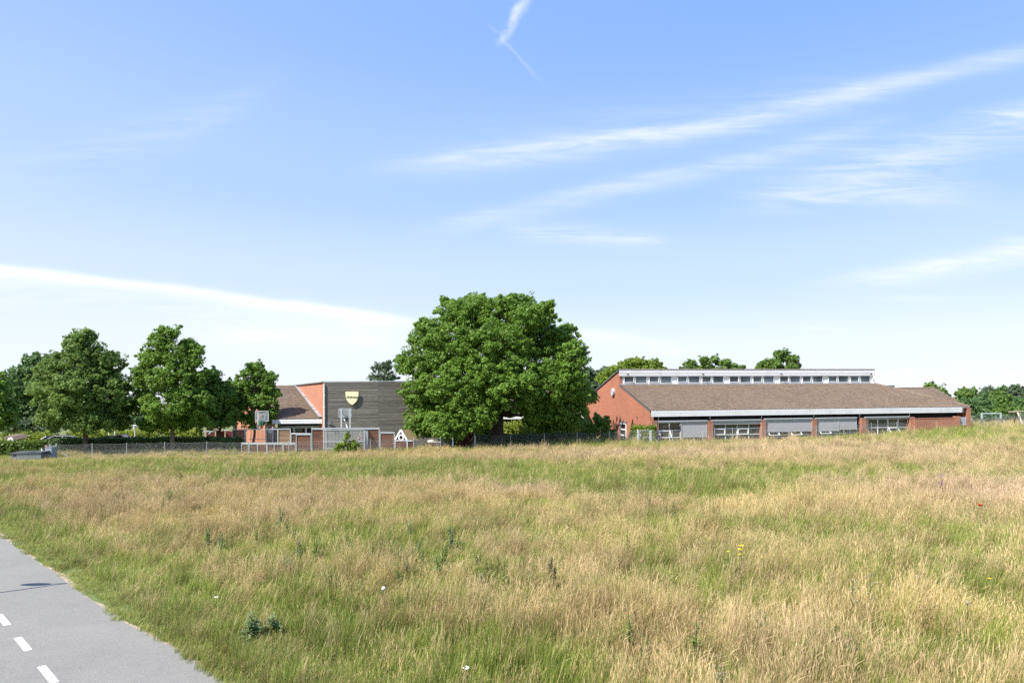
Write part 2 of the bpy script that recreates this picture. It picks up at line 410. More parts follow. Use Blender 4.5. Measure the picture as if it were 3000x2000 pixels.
    for e, (p_, c_) in zip(cr.elements, stops): e.position = p_; e.color = tuple(k/5 for k in c_)+(1,)
    nt.links.new(z.max(0.0).s, ramp.inputs[0]); base = scalec(nt, ramp.outputs[0], z*0+5.0)
    c = mixc(nt, .12, base, sky.outputs[0])
    # the side of the sky nearer the sun is paler
    veil = ((px.smooth(2700, -500))*(z.max(0.0)*-1.6).exp()*.34).min(.6)
    c = mixc(nt, veil, c, (4.3, 4.65, 5.1))
    c = mixc(nt, mask, c, CLOUD)
    nt.links.new(c, bg.inputs[0]); bg.inputs[1].default_value = SKY_STR
SKY_STR, SKY_GAIN, SKY_DUST = .11, 1.0, .6
SKY_TINT = (.90, 1.04, 1.38)
CLOUD = (5.1, 5.25, 5.4)
build_world()
sun = bpy.data.lights.new('sun', 'SUN'); sun.energy = 4.4; sun.angle = math.radians(.53); sun.color = (1, .93, .82)
so = bpy.data.objects.new('sun', sun); COL.objects.link(so)
sd = Vector((-.80*math.cos(SUN_EL), -.60*math.cos(SUN_EL), math.sin(SUN_EL)))
so.rotation_euler = sd.to_track_quat('Z', 'Y').to_euler(); so.location = (-20, -10, 40)
cam = bpy.data.cameras.new('camera'); cam.lens = 24; cam.sensor_width = 36; cam.sensor_fit = 'HORIZONTAL'; cam.shift_y = (HZ-1000)/3000; cam.clip_end = 6000; cam.clip_start = .1
co = bpy.data.objects.new('camera', cam); COL.objects.link(co); co.location = (0, 0, CAMH); co.rotation_euler = (Matrix.Rotation(PI/2, 3, 'X') @ Matrix.Rotation(-ROLL, 3, 'Z')).to_euler(); scene.camera = co
scene.view_settings.view_transform = 'Standard'; scene.view_settings.look = 'None'; scene.view_settings.exposure = .95; scene.view_settings.gamma = 1
scene.cycles.max_bounces = 6; scene.cycles.transparent_max_bounces = 8; scene.cycles.use_adaptive_sampling = True; scene.cycles.adaptive_threshold = .02
try: scene.cycles.use_denoising = False
except Exception: pass

# ---------------------------------------------------------------- ground, path
def axis(lim, n, near):
    t = np.linspace(-1, 1, n); return np.sinh(t*near)/math.sinh(near)*lim
gx = axis(3000, 181, 6.0); gy = axis(3000, 221, 6.0)+45
GX, GY = np.meshgrid(gx, gy); GV = np.stack([GX.ravel(), GY.ravel(), ground_z(GX, GY).ravel()], 1)
nx, ny = len(gx), len(gy); I = np.arange(nx*ny).reshape(ny, nx)
GF = np.stack([I[:-1, :-1].ravel(), I[:-1, 1:].ravel(), I[1:, 1:].ravel(), I[1:, :-1].ravel()], 1)
tag(mesh_obj('ground', GV, GF, np.full(len(GF), .5), M_ground, smooth=True), kind='structure')
EY = [-40, 10.7, 12.07, 13.3, 15.4, 18.4, 22.8, 40, 60]; EV = [6.2, 6.08, 6.02, 5.85, 5.78, 5.74, 5.68, 5.6, 5.6]
def edge_sum(y): return np.interp(y, EY, EV)    # right edge of the asphalt lies at X+Y = edge_sum
def strip(name, r0, m, z, amp=0, kind='structure', y0=-38, y1=58, seed=1):
    mb = MB(); rr = random.Random(seed); prev = None; n = 300
    for i in range(n+1):
        y = y0+(y1-y0)*i/n; a = .92-y-(.2 if amp else 0)
        e = float(edge_sum(y))+r0+amp*(rr.random()-.5+.8*math.sin(y*1.7)*math.sin(y*.6+1))
        cur = ((a, y, z), (e-y, y, z))
        if prev: mb.face([prev[0], prev[1], cur[1], cur[0]], .5)
        prev = cur
    return tag(mb.build(name, m), kind=kind)
strip('roadside_soil', .10, M_sand, .004, .22)
strip('asphalt_path', .0, M_asphalt, .009, .05, seed=4)
k = 0
mb = MB()
for i in range(-14, 16):                       # dashed centre line, 1 m dash, 2 m period, at 45 degrees
    yc = 12.37+i*2.0*.7071; xc = 3.467-yc; d = .48*.7071; w = .06*.7071
    mb.face([(xc+d-w, yc-d-w, .0135), (xc+d+w, yc-d+w, .0135), (xc-d+w, yc+d+w, .0135), (xc-d-w, yc+d-w, .0135)], .5)
tag(mb.build('path_markings', M_paint), kind='structure')
# ---------------------------------------------------------------- foliage
def unit(n, rng):
    v = rng.normal(size=(n, 3)); return v/np.linalg.norm(v, axis=1)[:, None]
def leaves_at(C, R, per, size, rng, upbias=.5, shell=.55, flat=.75):
    """leaf quads around clump centres C (n,3) with radii R (n,)"""
    n = len(C); idx = np.repeat(np.arange(n), per); m = len(idx)
    d = unit(m, rng); rad = shell+(1-shell)*rng.random(m)**.7
    P = C[idx]+d*(R[idx]*rad)[:, None]*np.array([1, 1, flat])
    nrm = d*.9+np.array([0, 0, upbias])+unit(m, rng)*.75; nrm /= np.linalg.norm(nrm, axis=1)[:, None]
    a = np.cross(nrm, unit(m, rng)); a /= np.linalg.norm(a, axis=1)[:, None]+1e-9; b = np.cross(nrm, a)
    s = size*(.6+.8*rng.random(m))
    A = a*s[:, None]*.62; B = b*s[:, None]*.42
    fold = nrm*(s*.12)[:, None]
    V = np.stack([P-A, P+B-fold*.6+A*.1, P+A, P-B-fold*.6+A*.1], 1).reshape(-1, 3)
    Fc = np.arange(m*4).reshape(m, 4)
    ct = rng.random(n)                      # each clump has its own tone
    T = np.clip(ct[idx]*.55+rng.random(m)*.45, 0, 1)
    return V, Fc, T
def lobe_clumps(lobes, Y, rc, dens, rng, dy=1.0, jit=.25, inner=.3):
    """lobes: (px,py,rx,ry[,dY]) in photograph pixels at depth Y. Clumps cover each lobe's surface."""
    C = []; R = []
    for lb in lobes:
        px, py, rx, ry = lb[:4]; off = lb[4] if len(lb) > 4 else 0
        c = np.array(W(px, py, Y+off)); ax = rx/F*Y; az = ry/F*Y; ay = (ax+az)/2*dy
        area = 4*PI*((ax*ay)**1.6/3+(ax*az)**1.6/3+(ay*az)**1.6/3)**(1/1.6)
        n = max(5, int(area/(rc*rc*PI)*dens)); d = unit(n, rng)
        q = 1-rc*.75/np.maximum(ax, .1); k = np.clip(q, .3, 1)*(1-jit*rng.random(n)**2)
        deep = rng.random(n) < inner; k[deep] *= rng.random(deep.sum())*.6+.25
        C.append(c+d*np.array([ax, ay, az])*k[:, None]); R.append(rc*(.6+.75*rng.random(n)))
        n2 = max(2, int(n*.22)); d2 = unit(n2, rng); d2[:, 2] = np.abs(d2[:, 2])*.9-.1; C.append(c+d2*np.array([ax, ay, az])*(.97+.14*rng.random(n2))[:, None]); R.append(rc*(.25+.3*rng.random(n2)))
    return np.concatenate(C), np.concatenate(R)
def limb(mb, p0, p1, r0, r1, bend, rng, n=7, seg=6):
    p0 = Vector(p0); p1 = Vector(p1); pts = []; L = (p1-p0).length
    for i in range(seg+1):
        t = i/seg; p = p0.lerp(p1, t)+Vector((0, 0, -bend*L*4*t*(1-t)*.25))
        if 0 < i < seg: p += Vector(rng.normal(size=3)*L*.025)
        pts.append(p)
    mb.tube(pts, [r0+(r1-r0)*(i/seg)**.8 for i in range(seg+1)], n); return pts
def tree(name, label, cat, group, base, lobes, Y, mat=None, grow=1.0, rc=.7, dens=1.1, per=60, size=.24, trunk=.25, bark=None, fork=.3, seed=1, dy=1.0, zmin=None, nl=None, gname='crown'):
    rng = np.random.default_rng(seed); bx = XP(base, Y); bz = gz(bx, Y)
    root = thing(name, (bx, Y, bz), label, cat, group)
    lobes = [(l[0], l[1], l[2]*grow, l[3]*grow)+tuple(l[4:]) for l in lobes]
    C, R = lobe_clumps(lobes, Y, rc, dens, rng, dy)
    if zmin is not None: C[:, 2] = np.maximum(C[:, 2], zmin+rng.random(len(C))*.5)
    V, Fc, T = leaves_at(C, R, per, size, rng)
    # loose sprigs beyond the outline
    sel = rng.random(len(C)) < .35; cc = C.mean(0); d = C[sel]-cc; d /= np.linalg.norm(d, axis=1)[:, None]
    V2, F2, T2 = leaves_at(C[sel]+d*(R[sel]*1.05)[:, None], R[sel]*.38, max(8, per//6), size, rng)
    V = np.concatenate([V, V2]); Fc = np.concatenate([Fc, F2+len(V)-len(V2)]); T = np.concatenate([T, T2])
    mesh_obj(gname, V, Fc, T, mat or M_leaf_mid, root, uv=False)
    # trunk and limbs
    mb = MB(); top = C[:, 2].max(); H = top-bz; f = Vector((bx, Y, bz+H*fork)); cx = C[:, 0].mean()
    base_pts = [Vector((bx, Y, bz-.3)), Vector((bx, Y, bz+.25)), Vector((bx+rng.normal()*.05, Y, bz+H*fork*.5)), f]
    mb.tube(base_pts, [trunk*1.55, trunk*1.12, trunk, trunk*.92], 12)
    lead = Vector(((cx+bx)/2, Y, bz+H*.85)); pts = limb(mb, f, lead, trunk*.85, trunk*.15, 0, rng, 8)
    k = nl or min(26, max(8, int(H*1.8)))
    for j in rng.choice(len(C), k, replace=False):
        c = C[j]; t = min(.85, max(0, (c[2]-f.z)/(lead.z-f.z+1e-3)*.55)); s = f.lerp(lead, t)
        r0 = trunk*(.55-.35*t); mid = limb(mb, s, c, r0, .03, rng.random()*.3-.25, rng)
        for q in range(2):
            j2 = rng.integers(len(C)); near = np.argsort(np.linalg.norm(C-c, axis=1))[1+rng.integers(6)]
            limb(mb, mid[3], C[near], r0*.4, .02, 0, rng, 5, 4)
    mb.build('trunk', bark or M_bark, root, smooth=True)
    return root
def hedge(name, label, cat, path, h, w, mat, size=.16, dens=150, seed=3, group=None, rough=.12, zoff=0):
    """clipped hedge along a polyline of (x,y); leaves fill the outer skin"""
    rng = np.random.default_rng(seed); x0, y0 = path[0]; root = thing(name, (x0, y0, gz(x0, y0)), label, cat, group)
    Vs = []; Ts = []; mb = MB(); Ps = []; Ns = []
    for (xa, ya), (xb, yb) in zip(path[:-1], path[1:]):
        L = math.hypot(xb-xa, yb-ya); d = np.array([(xb-xa)/L, (yb-ya)/L]); nrm = np.array([d[1], -d[0]])
        n = int(L*(2*h+w)*dens); s = rng.random(n)*L; side = rng.random(n)*(2*h+w)
        prof = np.zeros((n, 2)); nn = np.zeros((n, 3))
        a = side < h; b = (side >= h) & (side < h+w); c = side >= h+w
        prof[a] = np.stack([np.full(a.sum(), w/2), side[a]], 1); prof[b] = np.stack([w/2-(side[b]-h), np.full(b.sum(), h)], 1); prof[c] = np.stack([np.full(c.sum(), -w/2), side[c]-h-w], 1)
        nn[a] = [nrm[0], nrm[1], .2]; nn[b] = [0, 0, 1]; nn[c] = [-nrm[0], -nrm[1], .2]
        bump = .5*np.sin(s*2.1+prof[:, 1]*3)+.5*np.sin(s*5.3+1+prof[:, 0]*4); out = (bump*.5+rng.normal(size=n)*.6)*rough-rng.random(n)**3*.25
        x = xa+d[0]*s+nrm[0]*prof[:, 0]; y = ya+d[1]*s+nrm[1]*prof[:, 0]; z = ground_z(x, y)+prof[:, 1]+zoff
        P = np.stack([x, y, z], 1)+nn*out[:, None]; Ps.append(P); Ns.append(nn)
        for q in range(int(L/.8)+1):
            t = min(L, q*.8); X = xa+d[0]*t; Y_ = ya+d[1]*t; mb.tube([(X, Y_, gz(X, Y_)-.1), (X+rng.normal()*.1, Y_, gz(X, Y_)+h*.7)], [.05, .02], 5)
            for _ in range(3): mb.bar((X, Y_, gz(X, Y_)+h*(.2+.4*rng.random())), (X+rng.normal()*.35, Y_+rng.normal()*w*.3, gz(X, Y_)+h*(.6+.35*rng.random())), .02)
        core_w = w*.62; A = Vector((xa, ya, 0)); B = Vector((xb, yb, 0)); q = Vector((nrm[0], nrm[1], 0))*core_w/2
        za, zb = gz(xa, ya)+zoff, gz(xb, yb)+zoff
    P = np.concatenate(Ps); NN = np.concatenate(Ns); m = len(P)
    nr = NN*.8+unit(m, rng)*.8; nr /= np.linalg.norm(nr, axis=1)[:, None]
    a = np.cross(nr, unit(m, rng)); a /= np.linalg.norm(a, axis=1)[:, None]+1e-9; b = np.cross(nr, a); s = size*(.6+.8*rng.random(m)); A = a*s[:, None]*.6; B = b*s[:, None]*.42
    V = np.stack([P-A, P+B, P+A, P-B], 1).reshape(-1, 3); T = np.clip(.5*rng.random(m)+.5*(.5+.5*np.sin(P[:, 0]*1.7+P[:, 2]*4)), 0, 1)
    mesh_obj('foliage', V, np.arange(m*4).reshape(m, 4), T, mat, root, uv=False)
    mb.build('stems', M_bark, root)['kind'] = 'stuff'
    return root

G_OAK = None
tree('oak_tree', 'huge dense spreading oak rising between the dark clad hall and the clock gable', 'tree', G_OAK, 1458,
     [(1450, 935, 175, 68), (1345, 925, 75, 50), (1560, 930, 62, 42, -5), (1588, 905, 26, 22, -5), (1604, 896, 12, 12, -5), (1302, 878, 6, 8, 0), (1318, 890, 16, 14, 0), (1212, 1000, 12, 14, 0), (1395, 895, 60, 36, 1), (1500, 893, 70, 32, -3),
      (1262, 985, 62, 60, 0), (1235, 955, 25, 25, 0), (1222, 1065, 66, 60, -1), (1188, 1052, 22, 26, 0), (1245, 1150, 75, 68, -2), (1240, 1228, 58, 42, -3), (1290, 1245, 62, 40, -4),
      (1330, 1020, 90, 80, -3), (1350, 1130, 95, 82, -5), (1400, 1215, 62, 42, -6), (1345, 1215, 62, 48, -6), (1455, 1030, 100, 90, -5), (1500, 1130, 98, 78, -6), (1440, 1120, 80, 70, -6),
      (1590, 1020, 88, 72, -3), (1640, 985, 52, 40, -3), (1675, 1050, 48, 62, -5), (1620, 1120, 85, 72, -5), (1690, 1130, 40, 62, -5), (1600, 1200, 70, 38, -5), (1665, 1210, 60, 48, -4), (1700, 1160, 42, 34, -4), (1722, 1160, 22, 24, -4), (1655, 960, 16, 14, -3), (1611, 890, 6, 8, -5),
      (1560, 1190, 60, 40, 2), (1690, 1240, 42, 24, -1), (1225, 1258, 44, 28, -3), (1315, 1266, 56, 24, -5), (1625, 1236, 66, 30, -2), (1560, 1222, 50, 26, 1), (1385, 1240, 46, 24, -6)],
     67, M_leaf_oak, rc=.52, dens=1.2, per=88, size=.175, trunk=.62, fork=.2, seed=5, nl=44)
tree('boundary_tree', 'tall broad tree with a pointed top behind the left end of the chain-link fence', 'tree', 'trees behind the chain-link fence', 250,
     [(240, 1020, 48, 42), (262, 985, 22, 20), (232, 985, 24, 20), (255, 1065, 72, 46), (320, 1070, 42, 40, 1), (200, 1085, 60, 48, -1), (330, 1125, 46, 42), (165, 1150, 60, 50), (230, 1150, 72, 52, -2), (300, 1170, 60, 50, -1),
      (345, 1185, 36, 38, 1), (150, 1215, 45, 45, 1), (210, 1225, 60, 36, -1), (275, 1235, 52, 26, -2), (330, 1235, 45, 26, 0), (375, 1190, 28, 26, 1), (120, 1110, 30, 40, 1)],
     61, M_leaf_mid, rc=.48, dens=1.0, per=84, size=.165, trunk=.2, fork=.22, seed=8, grow=1.2)
tree('boundary_tree', 'tallest tree behind the chain-link fence, its crown airy with pale limbs showing', 'tree', 'trees behind the chain-link fence', 505,
     [(470, 1000, 28, 38), (475, 965, 10, 12), (505, 975, 28, 26), (455, 1040, 42, 40), (520, 1040, 52, 40), (560, 1020, 28, 30, 1), (585, 1028, 12, 12), (430, 1110, 42, 50), (405, 1115, 16, 22), (500, 1110, 58, 45, -1), (570, 1090, 36, 45),
      (420, 1180, 36, 46), (490, 1190, 66, 50, -1), (560, 1180, 50, 46, -1), (440, 1240, 32, 22), (600, 1195, 40, 40, 1), (480, 1240, 60, 22), (560, 1240, 60, 22)],
     62, M_leaf_oak, rc=.44, dens=.95, per=78, size=.16, trunk=.19, bark=M_barkl, fork=.2, seed=13, dy=.9, grow=1.2)
tree('boundary_tree', 'low rounded tree between the airy tree and the tree before the brick gable', 'tree', 'trees behind the chain-link fence', 640,
     [(620, 1115, 36, 36), (610, 1160, 46, 50), (655, 1165, 36, 48), (640, 1215, 52, 36), (600, 1220, 40, 30), (665, 1215, 34, 34)], 65, M_leaf_oak, rc=.48, dens=1.0, per=80, size=.17, trunk=.15, seed=14, fork=.2, grow=1.12)
tree('boundary_tree', 'small upright tree standing in front of the pale brick gable by the hoop', 'tree', 'trees behind the chain-link fence', 745,
     [(745, 1075, 26, 20), (740, 1100, 38, 30), (785, 1110, 26, 30), (715, 1135, 36, 34), (765, 1145, 44, 34), (795, 1160, 24, 36), (700, 1180, 26, 36), (745, 1185, 46, 32), (790, 1205, 26, 28), (735, 1230, 30, 26), (700, 1215, 16, 20), (770, 1230, 26, 16)],
     67, M_leaf_oak, rc=.42, dens=.95, per=76, size=.16, trunk=.12, bark=M_bark, seed=15, fork=.15, dy=.8, grow=1.1)
GB = 'trees massed beyond the left hedges'
tree('background_tree', 'dark tree at the left edge of the photo, cut off by the frame', 'tree', GB, -10, [(-10, 1130, 40, 55), (10, 1160, 35, 50), (5, 1215, 42, 50), (-30, 1210, 45, 60)], 70, M_leaf_oak, rc=.65, per=60, size=.26, trunk=.25, seed=21)
tree('background_tree', 'broad blue-green tree behind the pointed tree, near the left edge', 'tree', GB, 100, [(110, 1070, 46, 42), (60, 1105, 46, 42), (140, 1070, 40, 40), (90, 1135, 60, 50), (45, 1165, 40, 44), (130, 1150, 60, 60), (80, 1210, 70, 40)], 84, M_leaf_cool, rc=.8, per=62, size=.32, trunk=.3, seed=22)
tree('background_tree', 'dark low tree beneath the two tallest crowns behind the yellow-green hedge', 'tree', GB, 330, [(290, 1225, 60, 30), (350, 1230, 50, 26), (220, 1235, 50, 26)], 88, M_leaf_cool, rc=.8, per=56, size=.32, trunk=.2, seed=23)
tree('background_tree', 'dark distant treetop left of the small upright tree', 'tree', GB, 690, [(685, 1135, 28, 28), (665, 1150, 24, 26), (700, 1150, 24, 30), (672, 1180, 46, 36)], 110, M_leaf_cool, rc=.9, per=60, size=.4, trunk=.3, seed=24)
tree('background_tree', 'grey-green willowy bush behind the left hedge under the pointed tree', 'bush', GB, 90, [(90, 1245, 45, 26), (150, 1255, 40, 20), (30, 1250, 40, 26)], 76, M_leaf_gray, rc=.5, per=56, size=.22, trunk=.12, seed=25)
tree('background_tree', 'shaded green tree behind the pale hedge beneath the airy tree', 'tree', GB, 450, [(430, 1235, 50, 24), (500, 1230, 60, 30), (560, 1235, 50, 24)], 90, M_leaf_cool, rc=.8, per=56, size=.3, trunk=.2, seed=26)
GR = 'trees beyond the school roofs'
tree('distant_tree', 'thin pale ash rising behind the dark clad hall beside the oak', 'tree', GR, 1125, [(1115, 1080, 22, 20), (1140, 1072, 26, 24), (1100, 1105, 22, 14), (1135, 1105, 40, 22)], 95, M_leaf_gray, rc=.6, dens=.6, per=44, size=.26, trunk=.15, seed=31)
tree('distant_tree', 'grey-green willow between the oak and the clock gable', 'tree', GR, 1745, [(1740, 1105, 26, 30), (1765, 1095, 26, 24), (1725, 1095, 20, 28), (1750, 1130, 50, 28)], 120, M_leaf_gray, rc=.8, dens=.8, per=50, size=.36, trunk=.25, seed=32)
tree('distant_tree', 'bright chestnut with drooping leaves rising behind the clock gable', 'tree', GR, 1860, [(1862, 1068, 44, 16), (1845, 1060, 16, 10), (1815, 1075, 30, 20), (1792, 1088, 20, 16), (1905, 1066, 26, 14), (1928, 1072, 14, 12), (1940, 1084, 12, 10), (1780, 1108, 34, 24), (1825, 1096, 60, 26), (1890, 1092, 60, 24)], 100, M_leaf_lime, rc=.58, dens=1.1, per=70, size=.3, trunk=.3, seed=33)
tree('distant_tree', 'wide mid-green tree above the middle of the clerestory', 'tree', GR, 2090, [(2022, 1066, 20, 14), (2046, 1076, 20, 12), (2068, 1058, 22, 14), (2095, 1054, 14, 12), (2122, 1064, 24, 14), (2150, 1074, 18, 10), (2172, 1078, 14, 10), (2002, 1080, 12, 8), (2060, 1090, 60, 22), (2130, 1092, 60, 20)], 115, M_leaf_mid, rc=.6, dens=1.1, per=70, size=.27, trunk=.3, seed=34)
tree('distant_tree', 'domed tree above the right half of the clerestory', 'tree', GR, 2290, [(2288, 1044, 26, 20), (2300, 1032, 12, 12), (2314, 1052, 26, 22), (2262, 1062, 28, 16), (2240, 1068, 20, 12), (2222, 1078, 12, 9), (2335, 1070, 12, 14), (2285, 1085, 64, 26)], 112, M_leaf_mid, rc=.58, dens=1.1, per=70, size=.26, trunk=.3, seed=35)
tree('distant_tree', 'small round treetop above the low rear roof on the right', 'tree', GR, 2735, [(2732, 1138, 28, 18), (2715, 1145, 20, 16), (2752, 1148, 18, 14), (2735, 1170, 45, 30)], 140, M_leaf_mid, rc=.9, per=60, size=.42, trunk=.3, seed=36)
GT = 'trees of the far wood on the right'
far = [(2790, 1188, 30, 40, 160, 'low hazy tree at the left end of the far wood'), (2835, 1160, 42, 36, 150, 'domed dark tree just right of the school end wall'), (2815, 1195, 40, 45, 140, 'mid-green tree close behind the school end wall'), (2890, 1150, 26, 30, 170, 'slender tall tree behind the football goal'),
       (2880, 1190, 45, 46, 145, 'broad bushy tree behind the football goal crossbar'), (2925, 1175, 40, 50, 155, 'rounded tree right of the football goal'), (2940, 1150, 22, 26, 200, 'pointed twin-topped poplar in the far wood'), (2975, 1160, 36, 48, 170, 'tall tree above the wooden swing frame'), (3010, 1190, 40, 50, 150, 'bushy tree cut by the right edge of the photo'), (2955, 1210, 46, 34, 135, 'low yellow-green bush before the far wood')]
for i, (cx, cy, rx, ry, Y, lab) in enumerate(far):
    rg = np.random.default_rng(50+i)
    lb = [(cx+rg.normal()*rx*.45, cy+(rg.random()-.3)*ry*.9, rx*(.45+.25*rg.random()), ry*(.4+.3*rg.random())) for _ in range(5)]+[(cx, cy+ry*.6, rx, ry*.8), (cx, cy, rx*.7, ry*.8)]
    tree('far_tree', lab, 'tree', GT, cx, lb, Y, [M_leaf_cool, M_leaf_mid, M_leaf_cool, M_leaf_gray][i % 4], rc=.95, dens=1.0, per=54, size=.42, trunk=.28, seed=60+i)
# bushes close to the gable
tree('bush', 'round dark green bush between the oak and the gable window', 'bush', None, 1765, [(1762, 1240, 28, 28), (1740, 1262, 30, 24), (1775, 1270, 24, 24), (1745, 1225, 14, 14)], 66.3, M_leaf_oak, rc=.4, per=56, size=.18, trunk=.07, seed=41, fork=.1, gname='foliage')
tree('bush', 'yellow-green bush against the brick left of the gable window', 'bush', None, 1790, [(1790, 1280, 16, 20), (1780, 1272, 18, 18), (1797, 1290, 10, 14)], 67.4, M_leaf_lime, rc=.3, per=50, size=.14, trunk=.05, seed=42, fork=.1, gname='foliage')
# conifer-like shrub in front of the goal
tree('shrub', 'loose yellow-green shrub growing in front of the metal goal', 'shrub', None, 1017, [(1016, 1272, 8, 10), (1018, 1284, 13, 10), (1012, 1298, 26, 10), (1035, 1296, 16, 8), (1000, 1306, 22, 9), (1020, 1312, 30, 12), (1045, 1303, 14, 8), (990, 1316, 18, 9)], 57.9, M_leaf_lime, rc=.22, dens=.8, per=30, size=.11, trunk=.04, seed=43, fork=.1, dy=.7, gname='foliage')

# ---------------------------------------------------------------- hedges
def hp(*a): return [(XP(px, Y), Y) for px, Y in a]
def H_of(py, px, Y): return ZP(px, py, Y)-gz(XP(px, Y), Y)
hedge('hedge', 'dark clipped hedge behind the grey bin at the left edge', 'hedge', hp((-160, 58.4), (60, 58.8), (131, 59.2)), H_of(1294, 60, 58.8), 1.0, M_leaf_hedge, .17, 190, 3)
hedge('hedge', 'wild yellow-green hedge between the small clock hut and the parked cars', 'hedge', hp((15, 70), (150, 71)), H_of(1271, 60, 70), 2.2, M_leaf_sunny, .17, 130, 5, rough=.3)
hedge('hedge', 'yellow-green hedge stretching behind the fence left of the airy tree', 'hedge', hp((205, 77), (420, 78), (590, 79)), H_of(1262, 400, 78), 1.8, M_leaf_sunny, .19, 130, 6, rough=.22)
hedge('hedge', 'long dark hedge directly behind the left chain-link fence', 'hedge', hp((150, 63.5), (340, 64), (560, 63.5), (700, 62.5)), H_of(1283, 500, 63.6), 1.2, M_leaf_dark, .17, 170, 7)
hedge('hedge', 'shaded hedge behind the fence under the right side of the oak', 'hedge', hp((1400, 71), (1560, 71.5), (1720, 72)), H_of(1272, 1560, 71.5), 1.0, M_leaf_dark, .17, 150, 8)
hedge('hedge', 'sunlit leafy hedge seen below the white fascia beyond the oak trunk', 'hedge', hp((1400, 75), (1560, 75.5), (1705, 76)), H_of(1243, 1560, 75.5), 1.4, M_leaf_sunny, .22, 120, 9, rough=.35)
hedge('hedge', 'clipped yellow-green hedge around the small gate by the school corner', 'hedge', hp((1850, 64.7), (1885, 64.1), (1921, 63.7)), H_of(1248, 1885, 64.1), .9, M_leaf_lime, .14, 220, 10)
hedge('reed_hedge', 'pale green tall reeds behind the far right end of the fence', 'hedge', hp((2855, 92), (3080, 95)), H_of(1222, 2950, 93), 1.5, M_leaf_gray, .24, 110, 11, rough=.35)

# ---------------------------------------------------------------- meadow (stuff): instanced tufts on real ground
def lat_noise(x, y, scale, seed):
    rg = np.random.default_rng(seed); T = rg.random((128, 128)); X = x/scale; Yv = y/scale
    xi = np.floor(X).astype(int); yi = np.floor(Yv).astype(int); fx = X-xi; fy = Yv-yi; fx = fx*fx*(3-2*fx); fy = fy*fy*(3-2*fy)
    g = lambda a, b: T[a % 128, b % 128]
    return (g(xi, yi)*(1-fx)+g(xi+1, yi)*fx)*(1-fy)+(g(xi, yi+1)*(1-fx)+g(xi+1, yi+1)*fx)*fy
def fbm(x, y, s, seed): return (lat_noise(x, y, s, seed)+.5*lat_noise(x+7, y+3, s/2.1, seed+1)+.25*lat_noise(x, y, s/4.3, seed+2))/1.75
def blob(px, py, L):
    g = np.zeros_like(px)
    for cx, cy, rx, ry, a in L: g += a*np.exp(-((px-cx)/rx)**2-((py-cy)/ry)**2)
    return g
GREEN = [(880, 1384, 340, 17, 1.4), (1290, 1374, 300, 24, 1.3), (1930, 1424, 270, 30, 2.6), (1300, 1560, 500, 60, .15), (2500, 1640, 500, 100, .10), (2450, 1272, 480, 13, 1.3), (300, 1358, 380, 15, .55), (1650, 1300, 330, 9, .8), (1100, 1930, 480, 110, .45), (2900, 1900, 220, 150, .2), (1380, 1650, 220, 110, .2),
         (600, 1500, 650, 70, -.35), (1000, 1700, 350, 60, -.2), (2850, 1440, 300, 55, -1.1), (2600, 1325, 650, 22, -.6), (1480, 1450, 240, 18, -.9), (2450, 1510, 260, 30, -.45), (1750, 1335, 400, 14, -.7), (700, 1420, 500, 14, -.6), (1100, 1335, 400, 10, -.4), (400, 1480, 500, 40, -.35), (1650, 1850, 300, 70, -.2), (60, 1420, 220, 60, .15), (2300, 1390, 500, 14, .3), (2900, 1400, 200, 14, .3)]
PINK = [(2870, 1440, 330, 60, .8), (2500, 1322, 650, 26, .6), (1560, 1438, 350, 22, .5), (450, 1470, 550, 40, .3), (850, 1670, 200, 40, .3), (1850, 1330, 300, 14, .5), (2300, 1950, 350, 80, .3), (1550, 1830, 220, 80, .4)]
def fields(x, y):
    px = 1500+2000*x/y; py = HZ+2000*(CAMH-ground_z(x, y)-.25)/y-ROLL*(px-1500)
    d = (x+y-edge_sum(y))/1.414
    n1 = fbm(x, y, 5.5, 3); n2 = fbm(x, y, 1.6, 9)
    G = .57+blob(px, py, GREEN)+(n1-.5)*1.05+(n2-.5)*1.0+1.0*np.exp(-(np.maximum(d, 0)/1.5)**2)
    Pk = .09+blob(px, py, PINK)+(fbm(x, y, 4, 21)-.5)*.9
    return G, Pk, d, px, py
